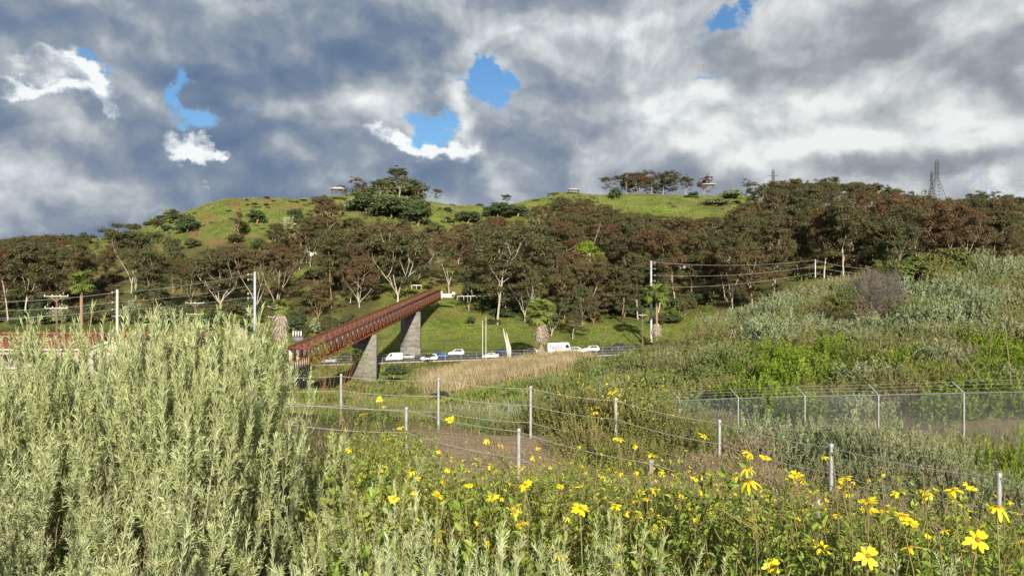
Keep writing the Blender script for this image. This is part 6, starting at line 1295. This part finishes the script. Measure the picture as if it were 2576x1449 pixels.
def add_encelia():
    rng = np.random.default_rng(61); items = []; Y = 1.75
    while Y < 12.5:
        stp = max(.36, .30 + Y * .028) * F / Y
        px0 = 910 if Y > 3.4 else 1010
        for px in np.arange(px0, 2700, stp):
            p = px + rng.normal() * stp * .3; y_ = Y + rng.normal() * .12; X = (p - CU) / F * y_; z = h1(X, y_); v = CV - F * (z + .7) / y_
            if 1040 < p < 1420 and Y > 8.6: continue                     # the trail shows here
            if p > 1850 and Y > 6.9: continue
            if p > 1500 and Y > 8.8: continue
            sc = rng.uniform(.85, 1.15) * (1.25 if p < 1040 and Y > 5 else 1) * (.82 if Y < 2.4 else 1)
            k = int(rng.integers(len(ENC))); f, s, sh, tops = ENC[k]
            rz = rng.random() * 6.28; e = empty('sunflower_plant', (X, y_, z - .02), None, 'plant', 'yellow bush sunflowers in the foreground', rz); e.scale = (sc, sc, sc); link('foliage', f, e); link('stems', s, e); 
            if y_ < 6:
                for q in sh: link('seed_head', SEED, e, q)
            nf = int(rng.choice([0, 1, 2, 3, 4, 5], p=[.06, .12, .17, .2, .22, .23]))
            if Y < 2.6: nf = min(nf, 2)
            elif Y < 4.2: nf = min(nf + 1, 4)
            if p < 1020: nf = min(nf, 1)
            if Y > 9: nf = min(nf, 2)
            elif 4.2 < Y and p > 1150: nf += int(rng.integers(2, 8))
            for j in range(nf):
                t = tops[int(rng.integers(len(tops)))]; q = t + np.array((rng.normal() * .05, rng.normal() * .05, rng.uniform(.03, .17)))
                wn = unit(np.array((rng.normal() * .6 + .15, -.02 + rng.normal() * .42, 1.0 + rng.normal() * .2))); c_, s_ = math.cos(-rz), math.sin(-rz); ln = (wn[0] * c_ - wn[1] * s_, wn[0] * s_ + wn[1] * c_, wn[2])
                put_flower(e, tuple(q), ln, rng.uniform(.024, .044) * (1.2 if y_ > 4 else 1), tuple(t), int(rng.integers(5)), rng)
            items.append((e, p, y_, 'leafy bush sunflower' if nf < 3 else 'bush sunflower thick with blooms'))
        Y += .27 + Y * .040
    rank_labels(items, lambda p: 'beside the sage' if p < 1120 else 'left of the trail post' if p < 1320 else 'right of the trail post' if p < 1560 else 'below the brown flowering bush' if p < 1780 else 'below the big sagebrush' if p < 2060 else 'right of the lower steel post' if p < 2350 else 'at the right edge',
                lambda d, p: 'nearest row' if d < 2.3 else 'second row' if d < 3.1 else 'third row' if d < 4.1 else 'fourth row' if d < 5.5 else 'fifth row' if d < 7.2 else 'rear row', lambda look, z, r, n, c: f'{look} {z}, {r}' + (f', {n} from left' if c > 1 else ''))
    # flowers one recognises in the photograph: column, row, width, facing (-1 to the viewer .. 1 upward), label
    hero = [(2183, 1397, 66, -1, 'big open yellow daisy facing the viewer in the bottom right'), (2460, 1356, 64, -.8, 'big star-shaped yellow daisy near the right post foot'), (1943, 1421, 48, -.5, 'yellow daisy with dark centre at the bottom edge'), (1885, 1213, 50, .9, 'wide double-looking yellow bloom left of the lower post'),
            (1770, 1098, 40, .8, 'yellow bloom on a long curved stalk beside the middle trail post'), (1541, 988, 34, .9, 'yellow bloom standing against the top of a trail post'), (1557, 1105, 36, 1, 'flat yellow bloom seen edge-on over the brown bush'), (1496, 1037, 28, .9, 'yellow bloom high over the brown bush'), (955, 1003, 22, -.4, 'lone small yellow bloom in front of the chain-link corner'),
            (915, 1042, 24, .7, 'yellow bloom above the dark leaves left of the short post'), (1132, 1057, 32, .3, 'yellow bloom beside the trail post right of the pier'), (1008, 1076, 26, .5, 'yellow bloom just left of the short post'), (970, 1104, 22, .8, 'small yellow bloom low left of the short post'), (1225, 1105, 28, .9, 'yellow bloom above the bare trail'),
            (1323, 1220, 40, .6, 'yellow daisy with orange centre in the middle foreground'), (1100, 1247, 42, 1.1, 'drooping yellow bloom left of centre'), (1460, 1280, 52, .8, 'cluster of yellow petals in the centre foreground'), (2400, 1233, 42, .7, 'yellow bloom high on a stalk left of the right post'), (2508, 1277, 60, .9, 'wide yellow bloom crossing the right-hand post'),
            (2270, 1300, 58, 1, 'long flat yellow bloom right of the lower post'), (2185, 1262, 52, 1, 'flat yellow bloom above the long one on the right'), (2130, 1202, 44, .7, 'yellow bloom on a stalk against the dark sagebrush'), (1885, 1140, 40, .8, 'yellow bloom topping the left cluster on tall stalks'), (1880, 1180, 38, .9, 'yellow bloom halfway down the left cluster'),
            (1926, 1152, 32, .8, 'nodding yellow bloom right of the left cluster'), (2000, 1196, 38, .7, 'star-like yellow bloom between the two right posts'), (2068, 1377, 42, .4, 'half-turned yellow bloom left of the big open daisy'), (2290, 1377, 46, .8, 'yellow bloom between the two big daisies'), (1405, 1396, 46, .9, 'yellow bloom low in the centre bottom'), (990, 1255, 30, .4, 'yellow bloom beside the sage in the lower middle'),
            (1022, 1290, 30, .6, 'bright double bloom beside the sage lower down'), (1640, 1146, 34, .8, 'yellow bloom hiding a short trail post top'), (1762, 1195, 34, .8, 'yellow bloom under the middle trail post'), (1665, 1186, 26, .8, 'small yellow bloom left of the middle trail post'), (1024, 1187, 26, .9, 'flat yellow bloom left in the green leaves'), (1297, 1287, 34, -.3, 'round yellow bloom low in the centre'),
            (1240, 1250, 36, .2, 'yellow bloom with spiky petals left of centre'), (2330, 1240, 36, .7, 'yellow bloom left of the high one by the right post'), (1310, 1315, 34, .3, 'yellow bloom under the round centre bloom'), (1215, 1400, 26, .6, 'yellow bloom at the lower left of centre'), (2215, 1288, 44, .9, 'flat bloom touching the long flat one'), (1610, 1240, 30, .8, 'yellow bloom above the centre right leaves'), (1770, 1240, 30, .7, 'yellow bloom right of centre above the leaves')]
    for k, (px, py, w, fc, lab) in enumerate(hero):
        w *= (.82 if py < 1110 else .95); Yd = .064 * F / w; q = P3(px, py, Yd); gx = q[0] + rng.normal() * .06; gy = Yd + rng.uniform(.0, .12); g = np.array((gx, gy, h1(gx, gy) - .02)); e = empty('flower_stem', g, lab, 'flower'); rp = q - g
        nrm = (rng.normal() * .25, -1, .25) if fc < 0 else (rng.normal() * .3, -.45 + fc * .35 + rng.normal() * .15, .45 + fc * .6); nrm = tuple(unit(np.array(nrm)))
        mid = rp * .55 + np.array((rng.normal() * .03, rng.normal() * .02, 0)); put_flower(e, tuple(rp), nrm, .064, tuple(mid), 0 if fc < 0 else k, rng)
        mb = MB(); t = np.linspace(0, 1, 6)[:, None]; mb.tubes([mid * t], [.003] * 6, 4, tint=.3); n = 12; s = rng.random(n); mb2 = MB(); link('stem', mb.mesh('stem', MT['enceliastem']), e)
        mb2.leaves(mid * s[:, None], rng.normal(size=(n, 3)) + np.array((0, 0, .5)), .045, .018, rng, kind='ovate'); link('leaves', mb2.mesh('leaves', MT['encelia']), e)
    # spent seed heads on long stalks
    for k, (px, py, w, lab) in enumerate([(2215, 1180, 20, 'pale seed head on a long bare stalk right of the post'), (2094, 1143, 16, 'pale seed head beside the tall post'), (2320, 1183, 18, 'seed head between two yellow blooms at the right'), (2172, 1378, 22, 'dark round seed head left of the big open daisy'), (2360, 1330, 24, 'dark purple seed head left of the star daisy'), (1962, 1120, 16, 'seed head on a stalk in front of the sagebrush'), (860, 1060, 16, 'dark seed head on a stem at the edge of the sage'), (1240, 1062, 12, 'tiny dry seed head over the trail')]):
        Yd = .026 * F / w; q = P3(px, py, Yd); g = np.array((q[0] + .03, Yd + .05, h1(q[0], Yd) - .02)); e = empty('seed_stalk', g, lab, 'plant'); rp = q - g; t = np.linspace(0, 1, 7)[:, None]; mb = MB(); mb.tubes([rp * t + np.sin(t * 3.1) * np.array((.03, 0, 0))], [.0022] * 7, 4, tint=.4); link('stem', mb.mesh('stem', MT['enceliastem']), e)
        b = unit(rng.normal(size=(70, 3))); mb = MB(); mb.leaves(np.repeat([rp], 70, 0), b, .013, .005, rng, nrm=b); link('seed_head', mb.mesh('seed_head', MT['seed']), e)
add_encelia()

# ---------------------------------------------------------------- bushes around the trail
def mid_bushes():
    fine = [plume_shrub(270 + i, MT['sage_far'], 260, .34, 46, .05, .013, 3000, 1.1) for i in range(3)]; fgreen = [plume_shrub(280 + i, MT['sage_green'], 220, .30, 40, .05, .017, 2400, 1.0) for i in range(2)]
    bright = [plume_shrub(285 + i, MT['coyote'], 220, .34, 40, .05, .016, 2400, 1.2) for i in range(2)]; brownf = [plume_shrub(290 + i, MT['browndry'], 260, .36, 40, .045, .015, 3600, .8) for i in range(2)]
    tw = [twig_shrub(295 + i, MT['browntwig'], 16, 4, .30, .010) for i in range(2)]
    S = dict(grey=fine, green=fgreen, bright=bright, brown=brownf, twig=tw)
    L = [('grey', 1935, 17.5, 1.6, 1.35, 'grey-green sagebrush left of the tall post, low and rounded'), ('grey', 2050, 18.5, 1.5, 1.5, 'grey-green sagebrush just left of the tall post'), ('grey', 2155, 17.5, 1.6, 1.8, 'large sagebrush right behind the tall post'), ('grey', 2262, 15.5, 1.5, 1.85, 'tallest grey sagebrush right of the tall post'), ('grey', 2345, 13.5, 1.35, 1.55, 'sagebrush in front of the yellow-green bush'),
         ('grey', 2230, 13.0, 1.0, .9, 'sagebrush low in front of the tallest one'), ('grey', 2440, 12.3, 1.1, 1.05, 'sagebrush left of the nearest tall post'), ('grey', 2560, 12, 1.2, 1.1, 'sagebrush behind the nearest tall post'), ('grey', 2110, 14, .9, .8, 'small sagebrush at the foot of the tall post'), ('bright', 2385, 19, 1.2, 1.55, 'yellow-green broom-like bush below the chain-link'), ('bright', 2470, 16.5, 1.1, 1.2, 'lower yellow-green bush right of the broom-like one'),
         ('bright', 2550, 18, 1.3, 1.9, 'tall bright green bush at the right edge below the fence'), ('green', 1345, 23, .9, 1.15, 'green leafy bush beside the trail post on the right slope'), ('green', 900, 21.5, 1.2, .7, 'green weeds clump at the foot of the pier-side post'), ('green', 1265, 20.5, 1.0, .55, 'low green clump behind the bare trail'), ('green', 1180, 26, 1.0, .8, 'small green bush in front of the chain-link'), ('green', 1300, 19, .7, .45, 'low green clump left of the slope post'),
         ('brown', 1440, 19, 1.35, 1.7, 'olive-brown bush left part with tiny yellow blooms'), ('brown', 1530, 18.5, 1.4, 1.95, 'olive-brown bush, tallest part behind the post'), ('brown', 1610, 17.5, 1.35, 1.75, 'olive-brown bush right of the post in it'), ('brown', 1690, 16.5, 1.2, 1.35, 'olive-brown bush, low right part'), ('brown', 1480, 16, 1.0, .95, 'olive-brown bush in front, left of the post'), ('brown', 1590, 14.5, .9, .8, 'olive-brown bush in front, right of the post'), ('green', 1400, 20, .8, .9, 'green-brown bush left of the olive-brown mass'),
         ('green', 1790, 17.5, .9, .95, 'green clump left of the middle trail post'), ('twig', 1760, 13.5, 1.1, .7, 'dark bare twigs at the foot of the middle trail post'), ('twig', 1850, 13.5, 1.2, .7, 'dark bare twigs right of the middle trail post'), ('twig', 1960, 12.5, 1.2, .7, 'dark bare twigs between the two right posts'), ('twig', 2060, 11.5, 1.1, .6, 'dark bare twigs at the foot of the tall post'), ('twig', 2200, 11, 1.2, .7, 'bare twigs low right of the tall post'), ('twig', 2320, 10.5, 1.1, .7, 'bare twigs left of the nearest tall post'), ('twig', 1880, 16, 1.2, .8, 'bare twigs behind the sage left edge'),
         ('green', 2125, 11.2, .55, .5, 'small vivid green weed clump at the foot of the tall post'), ('twig', 2330, 24, 1.6, 1.0, 'brown tangle of twigs behind the chain-link'), ('twig', 2130, 28, 1.6, 1.0, 'brown tangle under the chain-link centre right'), ('twig', 2480, 22, 1.5, .9, 'brown tangle at the right below the chain-link'), ('green', 1640, 24, 1.2, .9, 'green shrub beyond the olive-brown bush'), ('green', 1720, 27, 1.3, 1.0, 'green shrub at the foot of the chain-link'), ('green', 1820, 24, 1.2, .85, 'green shrub in front of the chain-link, right one'),
         ('brown', 1480, 26, 1.2, 1.0, 'brownish shrub left behind the olive-brown bush'), ('green', 1100, 32, 1.6, .9, 'green shrub beyond the trail, left of the chain-link'), ('brown', 1000, 34, 1.6, 1.0, 'brownish shrub beyond the trail near the bridge pier'), ('green', 800, 30, 1.6, 1.0, 'green shrub below the bridge ramp'), ('twig', 980, 28, 1.5, .9, 'bare twigs beyond the trail near the pier'),
         ('brown', 205, 7.5, .55, 2.15, 'tall thin olive leafy bush among the sage left of the white pole'), ('brown', 236, 8.5, .6, 2.1, 'olive leafy bush just left of the white pole above the sage'), ('green', 120, 8.5, .8, 1.7, 'green leafy bush behind the sage at the left')]
    for i, (k, px, Y, r, h, lab) in enumerate(L):
        q = on(px, Y, -.06); e = empty(dict(grey='sagebrush', green='green_shrub', bright='broom_bush', brown='olive_bush', twig='bare_twigs')[k], q, lab, 'shrub', None, i * 2.1); e.scale = (r, r, h); link('foliage' if k != 'twig' else 'twigs', S[k][i % len(S[k])], e)
        if k not in ('twig',): link('stems', tw[i % 2], e, sc=.8)
    # tiny yellow blooms over the olive-brown bush
    rng = np.random.default_rng(77); n = 90; px = rng.normal(1560, 85, n); Y = rng.uniform(14.5, 18, n); X = (px - CU) / F * Y; Z = H(X, Y) + rng.uniform(.8, 1.65, n); mb = MB(); o = np.array((X.mean(), Y.mean(), -3.0))
    C = np.stack([X, Y, Z], 1) - o; C = np.repeat(C, 8, 0) + rng.normal(size=(n * 8, 3)) * .014; mb.leaves(C, rng.normal(size=(n * 8, 3)), .026, .014, rng); setp(link('tiny_blooms', mb.mesh('tiny_blooms', MT['petal']), None, o), 'many tiny yellow blooms over the olive-brown bush', 'flowers', kind='stuff')
    # reddish willow wands before the bridge, with yellow-green leaves at their tips
    Y = 40; e = empty('willow_bush', on(830, Y, -.2), 'reddish bare-stemmed willow with yellow-green tips in front of the bridge', 'bush'); L = []; tips = []; r2 = np.random.default_rng(6)
    for j in range(9): a = r2.uniform(-1, 1); grow(r2, (a * .35, r2.normal() * .3, 0), (a * .5, r2.normal() * .2, 1), 2.3, .024, 2, L, tips, .16, .3, (2, 3), .06, .62)
    zt = max(v[0][2] for v in tips); top = (CV - 862) / F * Y - e.location[2]; s = top / zt; mb = MB(); put_limbs(mb, L, 4); link('stems', mb.mesh('stems', MT['redtwig']), e, sc=(s, s, s)); T = np.array([v[0] for v in tips]) * s
    mb = MB(); leaf_clumps(mb, T, .32, 18, .13, r2, 1.2, .1, .25); link('foliage', mb.mesh('foliage', MT['brightgreen']), e)
    # low undergrowth that fills the soil under the near plants
    blades('undergrowth', 30000, (-200, 2700, 1.6, 9.5), (.10, .34), .009, MT['weed'], 'low grass and leaves under the foreground plants', 'undergrowth', 51, .5, None, per=10, spread=.06)
    blades('dead_undergrowth', 30000, (900, 2700, 2.2, 11), (.2, .75), .0042, MT['drygrass'], 'dry stems and straw under the foreground plants', 'undergrowth', 52, .5, None, per=8, spread=.06)
mid_bushes()
